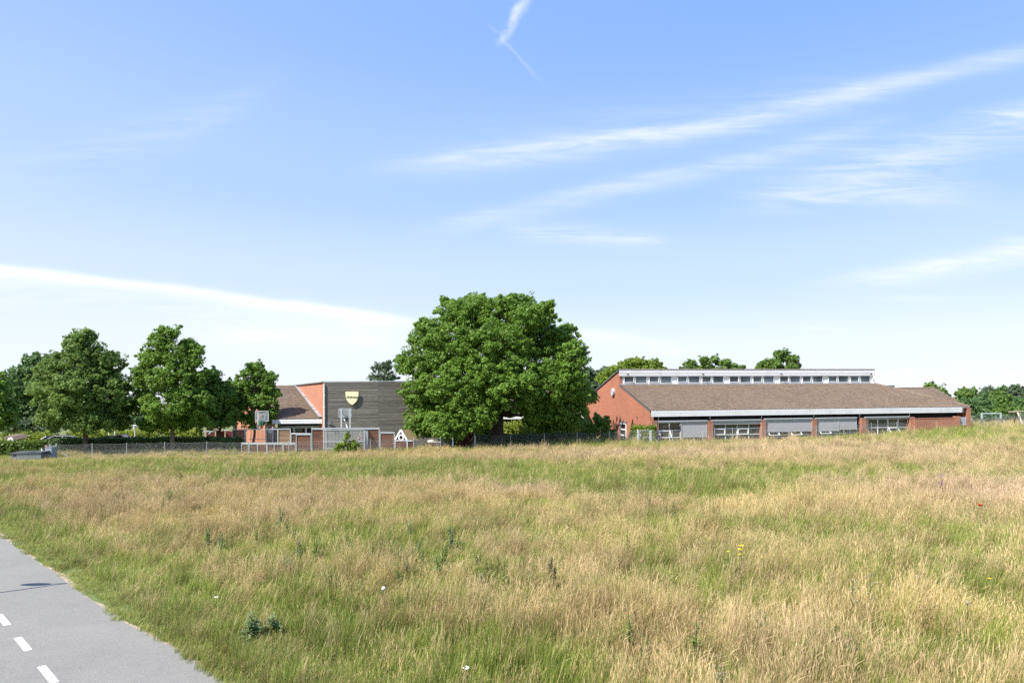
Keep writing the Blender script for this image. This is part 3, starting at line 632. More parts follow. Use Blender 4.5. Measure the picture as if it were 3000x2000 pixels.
def tuft(name, n, h, hvar, spread, width, straw, head, bend, seed, lean=0, leafy=0):
    rg = np.random.default_rng(seed); V = []; Fq = []; gt = []; tn = []
    for i in range(n):
        r = spread*math.sqrt(rg.random()); a = rg.random()*2*PI; b = np.array([r*math.cos(a), r*math.sin(a), 0])
        H = h*(1-hvar*rg.random()); da = rg.random()*2*PI; bd = bend*(rg.random()**1.3)*H
        dr = np.array([math.cos(da)*bd+lean*H, math.sin(da)*bd, 0]); wa = rg.random()*PI; w = width*(.6+.7*rg.random()); wv = np.array([math.cos(wa), math.sin(wa), 0])*w/2
        is_straw = rg.random() < straw; g = (.85+.15*rg.random()) if is_straw else rg.random()*.25; t = rg.random()
        ts = [0, .4, .75, 1]; ws = [1, .9, .6, .08]; k0 = len(V)
        pts = [b+dr*(q**2.0)+np.array([0, 0, H*(q-.16*(bd/H+.01)*q*q)]) for q in ts]
        for p, k in zip(pts, ws): V += [p-wv*k, p+wv*k]; gt += [g]*2
        # stems of straw keep a greener foot
        if is_straw: gt[-8] = gt[-7] = g*.45
        for j in range(3): Fq.append((k0+2*j, k0+2*j+1, k0+2*j+3, k0+2*j+2)); tn.append(t)
        if head and is_straw and rg.random() < head:
            k1 = len(V); L = H*(.16+.12*rg.random()); dd = pts[-1]-pts[-2]; dd /= np.linalg.norm(dd); c = pts[-1]; hw = w*1.35
            for wa2 in (wa, wa+1.4):
                k1 = len(V); q = np.array([math.cos(wa2), math.sin(wa2), 0])*hw/2; drop = np.array([dr[0], dr[1], 0])/(H+1e-6)*L*.6
                V += [c-dd*L*.1, c+dd*L*.45+q, c+dd*L+drop, c+dd*L*.45-q]; gt += [1.0]*4; Fq.append((k1, k1+1, k1+2, k1+3)); tn.append(min(1, t*.6+.5))
    me = bpy.data.meshes.new(name); me.from_pydata([tuple(p) for p in V], [], Fq)
    a = me.attributes.new('gt', 'FLOAT', 'POINT'); a.data.foreach_set('value', np.array(gt, np.float32))
    a = me.attributes.new('tone', 'FLOAT', 'FACE'); a.data.foreach_set('value', np.array(tn, np.float32))
    me.materials.append(M_grass); o = bpy.data.objects.new(name, me); TUFTS.objects.link(o); return o
TUFTS = bpy.data.collections.new('tuft_sources')
TW = .0095
tuft('grass_tuft_a', 46, .62, .45, .2, TW, .85, .45, .45, 1, .05)
tuft('grass_tuft_b', 44, .70, .5, .22, TW, .75, .6, .6, 2, .12)
tuft('grass_tuft_c', 50, .50, .5, .2, TW, .60, .4, .9, 3, .05)
tuft('grass_tuft_d', 50, .52, .5, .2, TW*1.15, .16, .3, .45, 4, .06)
tuft('grass_tuft_e', 46, .62, .5, .22, TW*1.2, .04, .4, .6, 5, .12)
tuft('grass_tuft_f', 60, .17, .5, .16, TW*.8, .22, 0, .9, 6)
tuft('grass_tuft_g', 60, .34, .5, .2, TW, .28, .3, .8, 7)
BO = (13.05, 64.5); BD = (.981, .195); BN = (.195, -.981)
def scatter():
    rg = np.random.default_rng(99); xs, ys, ss = [], [], []
    def zone(y0, y1, dens, sc):
        A = 1.80*(y1**2-y0**2)/2+12*(y1-y0); n = int(A*dens)
        y = np.sqrt(y0**2+(y1**2-y0**2)*rg.random(n)); x = (rg.random(n)*2-1)*(.90*y+6); xs.append(x); ys.append(y); ss.append(np.full(n, sc))
    zone(7.5, 13, 70, .8); zone(13, 20, 48, .85); zone(20, 32, 30, .98); zone(32, 48, 17, 1.15); zone(48, 64, 11.5, 1.3); zone(64, 100, 3.4, 1.6)
    x = np.concatenate(xs); y = np.concatenate(ys); s = np.concatenate(ss)
    G, Pk, d, px, py = fields(x, y)
    edge_n = (lat_noise(x, y, .9, 41)-.5)*.75+(lat_noise(x, y, 3.1, 42)-.5)*.5
    keep = d > .03+edge_n*.3
    # not inside buildings / beyond the site on the right half, thin far strip
    u = x/y; back = 62+0*u
    tt = (x-BO[0])*BN[0]+(y-BO[1])*BN[1]; ssx = (x-BO[0])*BD[0]+(y-BO[1])*BD[1]
    keep &= ~((tt < .3) & (ssx > -.3) & (ssx < 40) & (tt > -25))
    keep &= ~((y > 66) & (u < .2))
    keep &= ~((u < -.15) & (u > -.42) & (y > 60.5))           # paved court
    bare = (d < .6) & (lat_noise(x, y, .7, 77) > .80) & (y < 20)
    x, y, s, G, Pk, d, px, py = [a[keep] for a in (x, y, s, G, Pk, d, px, py)]
    n = len(x); r = rg.random(n); kind = np.zeros(n, int)
    dry = r > np.clip(G, .08, .92); kind[dry] = rg.choice([0, 1, 2], dry.sum(), p=[.42, .3, .28]); kind[~dry] = rg.choice([3, 4, 6], (~dry).sum(), p=[.45, .3, .25])
    near = d < .3+.5*lat_noise(x, y, 1.3, 51); kind[near] = 5
    mid = (~near) & (d < 1.1+.9*lat_noise(x, y, 1.6, 52)) & (rg.random(n) < .75); kind[mid] = 6
    low = (py > 1850) & (px < 1150) & (rg.random(n) < .55) & ~near; kind[low] = 6
    h = (.40+.75*fbm(x, y, 2.2, 61)+.2*rg.normal(size=n)+.35*(lat_noise(x, y, .7, 83)-.5))
    h *= 1+.5*blob(px, py, [(1930, 1418, 260, 26, 1.2), (1300, 1372, 300, 20, .35)])+.35*blob(px, py, [(1650, 1296, 330, 10, 1.3), (2450, 1268, 480, 12, 1.6), (2900, 1265, 150, 12, 1.0)])
    h = h*(1-.62*blob(px, py, [(500, 1333, 560, 15, .9), (60, 1340, 160, 14, .5)]))
    h *= .95+.22*sm(-.1, .6, x/y)
    z = ground_z(x, y)-.01
    me = bpy.data.meshes.new('meadow_grass'); me.vertices.add(n); me.vertices.foreach_set('co', np.stack([x, y, z], 1).ravel().astype(np.float32))
    def at(nm, t, v):
        a = me.attributes.new(nm, t, 'POINT'); a.data.foreach_set('value' if t != 'FLOAT_VECTOR' else 'vector', v)
    at('kind_index', 'INT', kind.astype(np.int32)); at('pink', 'FLOAT', np.clip(Pk, 0, 1).astype(np.float32))
    hue = np.clip(.75-.9*np.exp(-(np.maximum(d, 0)/2.2)**2)+(fbm(x, y, 2.7, 71)-.5)*1.6-blob(px, py, [(880, 1384, 400, 22, .8), (1290, 1372, 330, 28, .5), (1930, 1424, 280, 30, .6)]), 0, 1); at('hue', 'FLOAT', hue.astype(np.float32))
    vr = np.clip(.5+(lat_noise(x, y, .55, 81)-.5)*.9+(lat_noise(x, y, 1.7, 82)-.5)*.5+rg.normal(size=n)*.2, 0, 1); at('vary', 'FLOAT', vr.astype(np.float32))
    rot = np.stack([rg.normal(size=n)*.07, rg.normal(size=n)*.07+.10+.1*(x > 5), (rg.random(n)-.5)*1.6], 1); at('rot', 'FLOAT_VECTOR', rot.astype(np.float32).ravel())
    scl = np.stack([s*1.0, s*1.0, np.clip(h, .35, 1.9)], 1); at('scl', 'FLOAT_VECTOR', scl.astype(np.float32).ravel())
    o = bpy.data.objects.new('meadow_grass', me); COL.objects.link(o); tag(o, kind='stuff')
    ng = bpy.data.node_groups.new('scatter_tufts', 'GeometryNodeTree'); ng.interface.new_socket('Geometry', in_out='INPUT', socket_type='NodeSocketGeometry'); ng.interface.new_socket('Geometry', in_out='OUTPUT', socket_type='NodeSocketGeometry')
    gi = ng.nodes.new('NodeGroupInput'); go = ng.nodes.new('NodeGroupOutput'); m2p = ng.nodes.new('GeometryNodeMeshToPoints'); iop = ng.nodes.new('GeometryNodeInstanceOnPoints')
    ci = ng.nodes.new('GeometryNodeCollectionInfo'); ci.inputs[0].default_value = TUFTS; ci.inputs[1].default_value = True; ci.inputs[2].default_value = True
    ng.links.new(gi.outputs[0], m2p.inputs[0]); ng.links.new(m2p.outputs[0], iop.inputs['Points']); ng.links.new(ci.outputs[0], iop.inputs['Instance']); iop.inputs['Pick Instance'].default_value = True
    def na(nm, t):
        q = ng.nodes.new('GeometryNodeInputNamedAttribute'); q.data_type = t; q.inputs[0].default_value = nm; return q.outputs[0]
    ng.links.new(na('kind_index', 'INT'), iop.inputs['Instance Index']); ng.links.new(na('rot', 'FLOAT_VECTOR'), iop.inputs['Rotation']); ng.links.new(na('scl', 'FLOAT_VECTOR'), iop.inputs['Scale'])
    ng.links.new(iop.outputs[0], go.inputs[0])
    md = o.modifiers.new('scatter', 'NODES'); md.node_group = ng
    print('tufts', n)
scatter()
# ---------------------------------------------------------------- helpers for buildings
def tiled_roof(mb, poly, tw=.30, tl=.34, thick=.10, rgen=None):
    """closed slab with pantile relief on top of a planar polygon (3-D points)"""
    rg = rgen or random.Random(3); P = [Vector(p) for p in poly]; n = (P[1]-P[0]).cross(P[2]-P[0]).normalized()
    if n.z < 0: n = -n
    v = (Vector((0, 0, 1))-n*n.z).normalized(); u = v.cross(n).normalized(); o = P[0]
    Q = [((p-o).dot(u), (p-o).dot(v)) for p in P]
    mb.prism([p-n*.005 for p in P], -n*thick, .3)
    prof = [(0, .055), (.22, .045), (.45, .008), (.75, .012), (1.0, .055)]
    umin = min(q[0] for q in Q); umax = max(q[0] for q in Q); nc = max(1, int(round((umax-umin)/tw))); w = (umax-umin)/nc
    for i in range(nc):
        uc = umin+(i+.5)*w; ys = []
        for (a, b) in zip(Q, Q[1:]+Q[:1]):
            if (a[0]-uc)*(b[0]-uc) < 0: ys.append(a[1]+(b[1]-a[1])*(uc-a[0])/(b[0]-a[0]))
        if len(ys) < 2: continue
        y0, y1 = min(ys), max(ys); nr = max(1, int(round((y1-y0)/tl))); h = (y1-y0)/nr
        for j in range(nr):
            t = rg.random(); jit = (rg.random()-.5)*.012; b0 = y0+j*h-.015; b1 = y0+(j+1)*h+.02; vs = []
            for (yy, lift) in ((b0, .038), (b1, .0)):
                for (f, hh) in prof: vs.append(o+u*(umin+(i+f)*w)+v*yy+n*(hh+lift+jit))
            for (f, hh) in prof: vs.append(o+u*(umin+(i+f)*w)+v*b0+n*(-.004))
            k = len(prof); fs = [(q, q+1, k+q+1, k+q) for q in range(k-1)]+[(q+1, q, 2*k+q, 2*k+q+1) for q in range(k-1)]
            mb.poly(vs, fs, t)
def ridge_caps(mb, a, b, r=.11, L=.36):
    a = Vector(a); b = Vector(b); n = max(1, int((b-a).length/L))
    for i in range(n):
        p = a.lerp(b, i/n); q = a.lerp(b, (i+1.08)/n); mb.tube([p, q], [r*1.05, r*.9], 8)
def window(parent, name, P, d, w, z0, z1, cols=1, rows=(), depth=.07, fr=.06, mat=None, glass=None, nrm=None, open_rows=None):
    """frame with mullions, a pane sub-part; P: lower-left (x,y), d: unit direction"""
    d = Vector((d[0], d[1], 0)).normalized(); nn = Vector((d.y, -d.x, 0)) if nrm is None else Vector((nrm[0], nrm[1], 0))
    o = Vector((P[0], P[1], 0)); mb = MB()
    def B(s0, s1, a, b, t=.0, dp=depth): mb.box(o+d*(s0+s1)/2+nn*t+Vector((0, 0, (a+b)/2)), (s1-s0, dp, b-a), (d.x, d.y))
    B(0, w, z0, z0+fr); B(0, w, z1-fr, z1); B(0, fr, z0+fr, z1-fr); B(w-fr, w, z0+fr, z1-fr)
    for i in range(1, cols): s = w*i/cols; B(s-fr*.45, s+fr*.45, z0+fr, z1-fr, .004)
    for r in rows: z = z0+(z1-z0)*r; B(fr, w-fr, z-fr*.45, z+fr*.45, .009)
    f = mb.build(name, mat or M_white, parent)
    g = MB(); q = o-nn*(depth*.25); g.prism([q+d*fr*.9+Vector((0, 0, z0+fr*.9)), q+d*(w-fr*.9)+Vector((0, 0, z0+fr*.9)), q+d*(w-fr*.9)+Vector((0, 0, z1-fr*.9)), q+d*fr*.9+Vector((0, 0, z1-fr*.9))], -nn*.012); g.build('pane', glass or M_glass, f)
    return f
def Fp(s, t, z): return Vector((BO[0]+s*BD[0]+t*BN[0], BO[1]+s*BD[1]+t*BN[1], z))
def s_of(px, py=1250, t=0.0):
    u = (px-1500-ROLL*(py-HZ))/F; x0 = BO[0]+t*BN[0]; y0 = BO[1]+t*BN[1]; return (u*y0-x0)/(BD[0]-u*BD[1])
def z_of(px, py, s, t=0.0): return ZP(px, py, BO[1]+s*BD[1]+t*BN[1])
DV = Vector((BD[0], BD[1], 0)); NV = Vector((BN[0], BN[1], 0))

# ================================================================ right school building
SB = thing('school_building', Fp(0, 0, 0), 'long low brick school building with a white-framed clerestory along its tiled roof', 'building')
RD = 8.27; ZE = 3.37; ZC = 6.05; ZR = 7.60; LS = s_of(2838, 1200); SE = s_of(2558, 1122, -RD); SR = SE
mb = MB()
g = [Fp(0, 0, -.8), Fp(0, 0, ZE-.06), Fp(0, -RD, ZC-.06), Fp(0, -RD, ZR-.12), Fp(0, -24.5, ZE), Fp(0, -24.5, -.8)]
mb.prism(g, DV*.35, .5); mb.build('gable_wall', M_brick, SB)
# coping strip of the left gable slope and the dark verge under the tiles
mb = MB(); mb.bar(Fp(.1, -RD, ZR-.02), Fp(.1, -24.7, ZE+.08), .45, .10, .4); mb.bar(Fp(-.03, .05, ZE-.03), Fp(-.03, -RD, ZC-.03), .06, .10, .4); mb.build('verge', M_galvd, SB)
# roof
mb = MB(); tiled_roof(mb, [Fp(-.05, .12, ZE), Fp(LS, .12, ZE), Fp(SE, -RD, ZC), Fp(-.05, -RD, ZC)], thick=.05, rgen=random.Random(5)); ridge_caps(mb, Fp(SE, -RD, ZC+.05), Fp(LS, .1, ZE+.06)); mb.build('roof', M_tile, SB)
mb = MB(); tiled_roof(mb, [Fp(-.05, -RD+.10, ZR+.06), Fp(SE+.1, -RD+.10, ZR+.06), Fp(SE+.1, -24.6, ZE+.1), Fp(-.05, -24.6, ZE+.1)], tw=.34, rgen=random.Random(6))
ridge_caps(mb, Fp(-.05, -RD+.06, ZR+.06), Fp(SE+.1, -RD+.06, ZR+.06), .09, .34)
mb.build('rear_roof', M_tile, SB)
mb = MB()                                     # scalloped ends of the ridge tiles
nt_ = int(SE/.34)
for i in range(nt_): mb.ball(Fp((i+.5)*SE/nt_, -RD+.10, ZR+.04), (.12, .08, .10), 8, 5)
mb.build('ridge_tile', M_galvd, SB)['kind'] = 'stuff'
# hip side wall (right) and rear body
mb = MB(); mb.prism([Fp(LS-.4, -.3, -.5), Fp(LS-.4, -24, -.5), Fp(LS-.4, -24, ZE-.2), Fp(LS-.4, -.3, ZE-.2)], DV*.3, .5); mb.build('rear_wall', M_brick, SB)
# clerestory
cz0, cz1 = ZC+.05, ZC+.98
mb = MB()
for (za, zb, t) in ((ZR-.30, ZR-.02, .16), (ZR-.46, ZR-.31, .15), (ZR-.62, ZR-.47, .14)): mb.box(Fp(SE/2+.02, -RD+t, (za+zb)/2), (SE+.16, .03, zb-za), BD, .5)
mb.box(Fp(SE/2, -RD+.04, ZR-.64), (SE+.1, .12, .03), BD, .3)
mb.build('clerestory_fascia', M_white2, SB)
mb = MB(); mb.box(Fp(SE/2, -RD-.06, (cz0+cz1)/2), (SE, .08, cz1-cz0), BD, .5); mb.prism([Fp(SE-.1, -RD+.2, ZC), Fp(SE-.1, -RD-2.6, ZC), Fp(SE-.1, -RD-2.6, ZR-.75), Fp(SE-.1, -RD+.2, ZR-.03)], DV*.1, .5); mb.build('clerestory_wall', M_white, SB)
mb = MB(); mb.box(Fp(SE/2, -RD+.05, ZC+.03), (SE, .22, .10), BD, .6); mb.build('flashing', M_lead, SB)
grp = [(.0, 1.17, 0), (1.37, 2.72, 1), (3.0, 4.17, 0), (4.39, 5.71, 1)]
s00 = s_of(1828, 1114, -RD); per = (s_of(1984.7, 1114, -RD)-s00)
scl_g = per/6.46
for gidx in range(5):
    for (a, b, big) in grp:
        sa = s00+gidx*per+a*scl_g; w = (b-a)*scl_g
        if sa+w > SE-.1: continue
        P = Fp(sa, -RD+.02, 0)
        if big: window(SB, 'clerestory_window', (P.x, P.y), BD, w, cz0+.14, cz1-.03, fr=.035, glass=M_skyglass, depth=.03)
        else: window(SB, 'clerestory_window', (P.x, P.y), BD, w, cz0+.19, cz1-.07, fr=.045, glass=M_skyglass, depth=.09)
for px in (1838, 2058, 2287, 2549):           # little floodlights on the upper fascia
    s = s_of(px, 1100, -RD+.3); q = Fp(s, -RD+.36, ZR-.44); mb = MB(); mb.box(q+NV*.12+Vector((0, 0, -.03)), (.2, .1, .14), (BD[0]+.5, BD[1])); mb.bar(q-NV*.05, q+NV*.1, .03); mb.bar(q+Vector((.05, 0, -.05)), q+NV*.12+Vector((.12, 0, -.17)), .03); mb.build('floodlight', M_hand, SB)
# eaves fascia and soffit
mb = MB(); s1 = s_of(2815, 1200)
for (za, zb, t) in ((ZE-.20, ZE-.03, .17), (ZE-.38, ZE-.21, .16), (ZE-.55, ZE-.39, .15)): mb.box(Fp((s1+.03)/2, t, (za+zb)/2), (s1-.03, .035, zb-za), BD, .5)
mb.box(Fp((s1+LS)/2+.3, -.3, ZE-.42), (LS-s1+.2, .04, .36), BD, .5)
mb.build('eaves_fascia', M_white2, SB)
mb = MB(); mb.box(Fp(LS/2, .12, ZE-.01), (LS-.1, .10, .05), BD, .5); mb.build('gutter', M_lead, SB)
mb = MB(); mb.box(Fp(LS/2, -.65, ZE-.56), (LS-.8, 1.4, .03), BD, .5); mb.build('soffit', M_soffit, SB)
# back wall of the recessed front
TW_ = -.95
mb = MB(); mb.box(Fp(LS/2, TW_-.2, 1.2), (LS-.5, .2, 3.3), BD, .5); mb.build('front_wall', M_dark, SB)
mb = MB(); mb.box(Fp(LS/2, TW_-.04, .15), (LS-.9, .1, 1.1), BD, .5); mb.build('plinth', M_brick, SB)
# brick piers
piers = [(1907, 1926), (2072, 2089), (2228, 2244), (2377, 2394), (2521, 2539), (2664, 2679)]
pe = []
for a, b in piers:
    sa = s_of(a+3, 1260, .23); sb = s_of(b, 1260, .23); pe.append((sa, sb)); zt = z_of((a+b)/2, 1233 if a < 2000 else 1233-(a-2072)*.0185, sa, .35)
    mb = MB(); mb.box(Fp((sa+sb)/2, .02, (zt-.12-.6)/2), (sb-sa, .42, zt-.12+.6), BD, .5); p = mb.build('pier', M_brick, SB)
    mb = MB(); mb.box(Fp((sa+sb)/2, .02, zt-.10), (sb-sa+.03, .46, .035), BD, .6); mb.build('flashing_band', M_lead, p)
    mb = MB(); nb = max(3, int((sb-sa)/.075))
    for i in range(nb): mb.box(Fp(sa+(i+.5)*(sb-sa)/nb, .02, zt-.02), ((sb-sa)/nb-.01, .48, .12), BD)
    mb.build('brick_cap', M_brick, p)
# low garden wall on the right
sa = s_of(2679, 1240, .3); sb = s_of(2797, 1240, .3); zt = z_of(2740, 1225, (sa+sb)/2, .3)
mb = MB(); mb.box(Fp((sa+sb)/2, .2, (zt-.5)/2), (sb-sa-.01, .24, zt+.5), BD, .5); mb.box(Fp((sa+sb)/2, .2, zt+.03), (sb-sa-.02, .3, .06), BD, .7)
sc_ = s_of(2812, 1240, .3); mb.box(Fp((sb+sc_)/2, .2, (zt+.2-.5)/2), (sc_-sb-.01, .3, zt+.2+.5), BD, .5); mb.build('garden_wall', M_brick, SB)
mb = MB(); se_ = s_of(2831, 1220, 0); mb.box(Fp(se_+.2, -.1, 1.1), (.42, .5, 4.3), BD, .5); mb.build('end_wall', M_brick, SB)
# blinds and windows
def awning_box(pxa, pxb, pyy):
    sa = s_of(pxa, 1235, .12); sb = s_of(pxb, 1235, .12); z = z_of((pxa+pxb)/2, pyy, (sa+sb)/2, .12); mb = MB(); mb.box(Fp((sa+sb)/2, .14, z), (sb-sa, .16, .13), BD, .5); mb.tube([Fp(sa, .2, z+.03), Fp(sb, .2, z+.03)], .045, 8)
    mb.build('blind_box', M_galv, SB); return z
def blind(pxa, pxb, py0, py1):
    sa = s_of(pxa, 1255, .1); sb = s_of(pxb, 1255, .1); m_ = (sa+sb)/2; z0 = z_of((pxa+pxb)/2, py0, m_, .1); z1 = z_of((pxa+pxb)/2, py1, m_, .1)
    mb = MB(); mb.box(Fp(m_, .10, (z0+z1)/2), (sb-sa, .012, z0-z1), BD, .5); b = mb.build('blind', M_blind, SB)
    mb = MB(); mb.box(Fp(m_, .10, z1-.02), (sb-sa+.02, .04, .05), BD, .5)
    for s in (sa-.03, sb+.03): mb.box(Fp(s, .12, (z0+z1)/2-.05), (.045, .045, z0-z1+.1), BD, .5)
    mb.build('blind_rail', M_galv, b)
def fwin(pxa, pxb, py0, py1, cols, rows, t=-.14, fr=.07):
    sa = s_of(pxa, 1260, t); sb = s_of(pxb, 1260, t); m_ = (sa+sb)/2; z1 = z_of((pxa+pxb)/2, py0, m_, t); z0 = z_of((pxa+pxb)/2, py1, m_, t); P = Fp(sa, t, 0)
    return window(SB, 'window', (P.x, P.y), BD, sb-sa, z0, z1, cols, rows, fr=fr, depth=.08), sa, sb, z0, z1
def tilt(f, sa, sb, za, zb, t=-.10, out=.38):   # open bottom-hung sash
    mb = MB(); a, b = Fp(sa, t, zb), Fp(sb, t, zb); c, d = Fp(sb, t+out, za), Fp(sa, t+out, za)
    for p, q in ((a, b), (b, c), (c, d), (d, a)): mb.bar(p, q, .075)
    s = mb.build('open_sash', M_white, f)
awning_box(1920, 2071, 1233.5); awning_box(2084, 2228, 1230.5); awning_box(2238, 2378, 1226.5); awning_box(2388, 2509, 1224.3); awning_box(2533, 2663, 1221.5)
f, sa, sb, z0, z1 = fwin(1927, 1994, 1236, 1296, 2, (.25, .60)); tilt(f, sa+.1, sa+(sb-sa)*.52, z0+(z1-z0)*.27, z0+(z1-z0)*.58)
blind(1997, 2070, 1235.5, 1279); fwin(1996, 2071, 1278, 1296, 2, (), fr=.06)
blind(2090, 2227, 1233, 1240.5); f, sa, sb, z0, z1 = fwin(2090, 2227, 1240, 1290, 4, (.36, .72)); 
for i in (0, 2):
    w = (sb-sa)/4; mb = MB()
    for p, q in ((Fp(sa+w*i+.05, -.09, z0+(z1-z0)*.38), Fp(sa+w*(i+1)-.05, -.09, z0+(z1-z0)*.38)), (Fp(sa+w*i+.05, -.09, z0+(z1-z0)*.70), Fp(sa+w*(i+1)-.05, -.09, z0+(z1-z0)*.70))): mb.bar(p, q, .10)
    for s in (sa+w*i+.09, sa+w*(i+1)-.09): mb.bar(Fp(s, -.09, z0+(z1-z0)*.40), Fp(s, -.09, z0+(z1-z0)*.68), .09)
    mb.build('sash', M_white, f)
blind(2246, 2376, 1229, 1262.5); f, sa, sb, z0, z1 = fwin(2246, 2376, 1262, 1281, 4, (.45,))
w = (sb-sa)/4; tilt(f, sa+.1, sa+w-.05, z0+(z1-z0)*.45, z1-.02); tilt(f, sa+2*w+.1, sa+3*w-.05, z0+(z1-z0)*.45, z1-.02)
blind(2396, 2455, 1226.5, 1261); blind(2457.5, 2508, 1225.5, 1256.5); f, sa, sb, z0, z1 = fwin(2396, 2520, 1256, 1277, 4, (.45,)); tilt(f, sa+.1, sa+(sb-sa)/4, z0+(z1-z0)*.45, z1-.1)
f, sa, sb, z0, z1 = fwin(2541, 2660, 1225, 1272, 4, (.44,)); w = (sb-sa)/4; tilt(f, sa+2*w+.05, sa+3*w-.05, z0+.05, z0+(z1-z0)*.40, out=.5)
blind(2814, 2829, 1221, 1244)
for px in (1935, 2086, 2237, 2390, 2524, 2670):          # slim steel columns under the eaves
    s = s_of(px-6, 1230, -.25); mb = MB(); mb.tube([Fp(s, -.25, .2), Fp(s, -.25, ZE-.55)], .045, 8); mb.build('column', M_galv, SB)
# gable window, clock, small wall lamp
P = Fp(-.03, -6.25, 0); Q = Fp(-.03, -8.05, 0); window(SB, 'gable_window', (Q.x, Q.y), (P-Q)[:2], 1.80, .02, 2.05, 1, (.36, .66), fr=.13, depth=.10)
mb = MB(); mb.box(Fp(-.06, -7.15, 2.11), (.12, 1.95, .10), BD, .3); mb.build('window_lintel', M_galvd, SB)
CK = thing('wall_clock', Fp(-.1, -10.05, 5.31), 'round grey wall clock with one dark hand high on the brick gable', 'clock')
mb = MB(); c = Fp(-.12, -10.05, 5.31); mb.tube([c+DV*.12, c-DV*.10], .42, 28); mb.build('clock_case', M_galv, CK, smooth=False)
mb = MB(); mb.tube([c-DV*.095, c-DV*.112], .375, 28); fc = mb.build('dial', plain('clock_dial', (.55, .56, .56), .5, .08, 4, .02), CK)
mb = MB(); k = c-DV*.125; mb.bar(k+NV*.03+Vector((0, 0, -.10)), k-NV*.14+Vector((0, 0, .20)), .035, .02); mb.bar(k-NV*.02, k-NV*.07+Vector((0, 0, .14)), .05, .02); mb.build('hand', M_hand, CK)
mb = MB()
for i in range(12):
    a = i*PI/6; mb.bar(k+NV*math.sin(a)*.29+Vector((0, 0, math.cos(a)*.29)), k+NV*math.sin(a)*.34+Vector((0, 0, math.cos(a)*.34)), .02, .012)
mb.build('hour_marks', M_hand, fc)['kind'] = 'stuff'
mb = MB(); mb.box(Fp(-.08, -3.2, 2.75), (.14, .12, .12), BD); mb.build('wall_lamp', M_galvd, SB)

# rear wing at the right end
RW = thing('rear_wing', W(2740, 1240, 82), 'low tiled rear wing showing behind the right end of the school building', 'building')
mb = MB(); tiled_roof(mb, [W(2590, 1205, 77), W(2846, 1197.5, 77), W(2737, 1137, 87), W(2560, 1138.6, 87)], rgen=random.Random(8)); ridge_caps(mb, W(2560, 1137.6, 87), W(2737, 1136, 87)); mb.build('roof', M_tile, RW)
a, b = Vector(W(2838, 1200, 77.4)), Vector(W(2640, 1200, 77.4)); mb = MB(); mb.prism([(a.x, a.y, -.2), (a.x, a.y, a.z-.15), (b.x, b.y, a.z-.15), (b.x, b.y, -.2)], (0, .3, 0), .5); mb.build('wall', M_brick, RW)
mb = MB(); p = Vector(W(2609, 1134, 88)); mb.box(p, (.8, .5, .5)); mb.build('roof_vent', M_galvd, RW)
# connecting wing seen through the oak
CW = thing('connecting_wing', W(1600, 1300, 80), 'tiled low wing with white fascia glimpsed through the right side of the oak', 'building')
mb = MB(); tiled_roof(mb, [W(1345, 1218, 79), W(1708, 1217, 79), W(1708, 1127, 92), W(1345, 1127, 92)], rgen=random.Random(9)); mb.build('roof', M_tile, CW)
a, b = Vector(W(1345, 1222.5, 78.9)), Vector(W(1710, 1220.5, 78.9)); mb = MB(); mb.box((a+b)/2, ((b-a).length, .05, .42)); mb.build('fascia', M_white2, CW)
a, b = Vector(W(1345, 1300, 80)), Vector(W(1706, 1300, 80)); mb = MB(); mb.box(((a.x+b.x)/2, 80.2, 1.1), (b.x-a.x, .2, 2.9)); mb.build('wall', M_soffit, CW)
for px in (1440, 1500, 1560, 1620): window(CW, 'window', (XP(px, 80), 80.03), (1, 0), 1.9, .9, 2.1, 2, (), nrm=(0, -1))

# ================================================================ left wing and dark clad hall
WING = thing('school_wing', W(860, 1320, 67), 'brick school wing with brown tiled roof and pale gable behind the sports court', 'building')
YE = 67.0; ze = ZP(870, 1226, YE); e0 = Vector((XP(798, YE), YE, ze)); e1 = Vector((XP(944.5, YE), YE, ze))
j1 = Vector(W(868, 1131, 76)); r0_ = Vector((j1.x-(e1.x-e0.x), j1.y, j1.z)); gd = (r0_-e0); gd2 = Vector((gd.x, gd.y, 0))
mb = MB(); tiled_roof(mb, [e0+Vector((-.1, 0, 0)), e1, j1, r0_+Vector((-.1, 0, 0))], rgen=random.Random(11)); bk = e0+gd2*2; 
tiled_roof(mb, [j1+Vector((0, .02, .02)), r0_+Vector((-.1, .02, .02)), bk+Vector((-.1, 0, 0)), e1+gd2*2], rgen=random.Random(12)); ridge_caps(mb, r0_, j1, .12); mb.build('roof', M_tile, WING)
mb = MB(); mb.prism([(e0.x, e0.y, -.6), e0-Vector((0, 0, .1)), r0_-Vector((0, 0, .1)), bk-Vector((0, 0, .1)), (bk.x, bk.y, -.6)], (.3, 0, 0), .5); mb.build('gable_wall', M_brick2, WING)
mb = MB(); 
for (za, zb, t) in ((.0, .14, .0), (.15, .28, .012), (.29, .42, .024)): mb.box(((e0.x+e1.x)/2, YE-.06+t, ze-.06-(za+zb)/2), (e1.x-e0.x-.01, .035, zb-za), (1, 0), .5)
mb.build('fascia', M_white2, WING)
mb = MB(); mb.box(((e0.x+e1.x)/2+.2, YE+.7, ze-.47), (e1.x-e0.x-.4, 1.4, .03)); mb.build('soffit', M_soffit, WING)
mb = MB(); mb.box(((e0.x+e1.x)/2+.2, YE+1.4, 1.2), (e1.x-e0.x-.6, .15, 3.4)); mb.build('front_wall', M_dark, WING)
yw = YE+1.1
for a, b in ((824, 861), (862, 896), (897, 935)): window(WING, 'window', (XP(a, yw), yw), (1, 0), XP(b, yw)-XP(a, yw), .9, ZP(880, 1251, yw), 1, (), fr=.07, nrm=(0, -1))
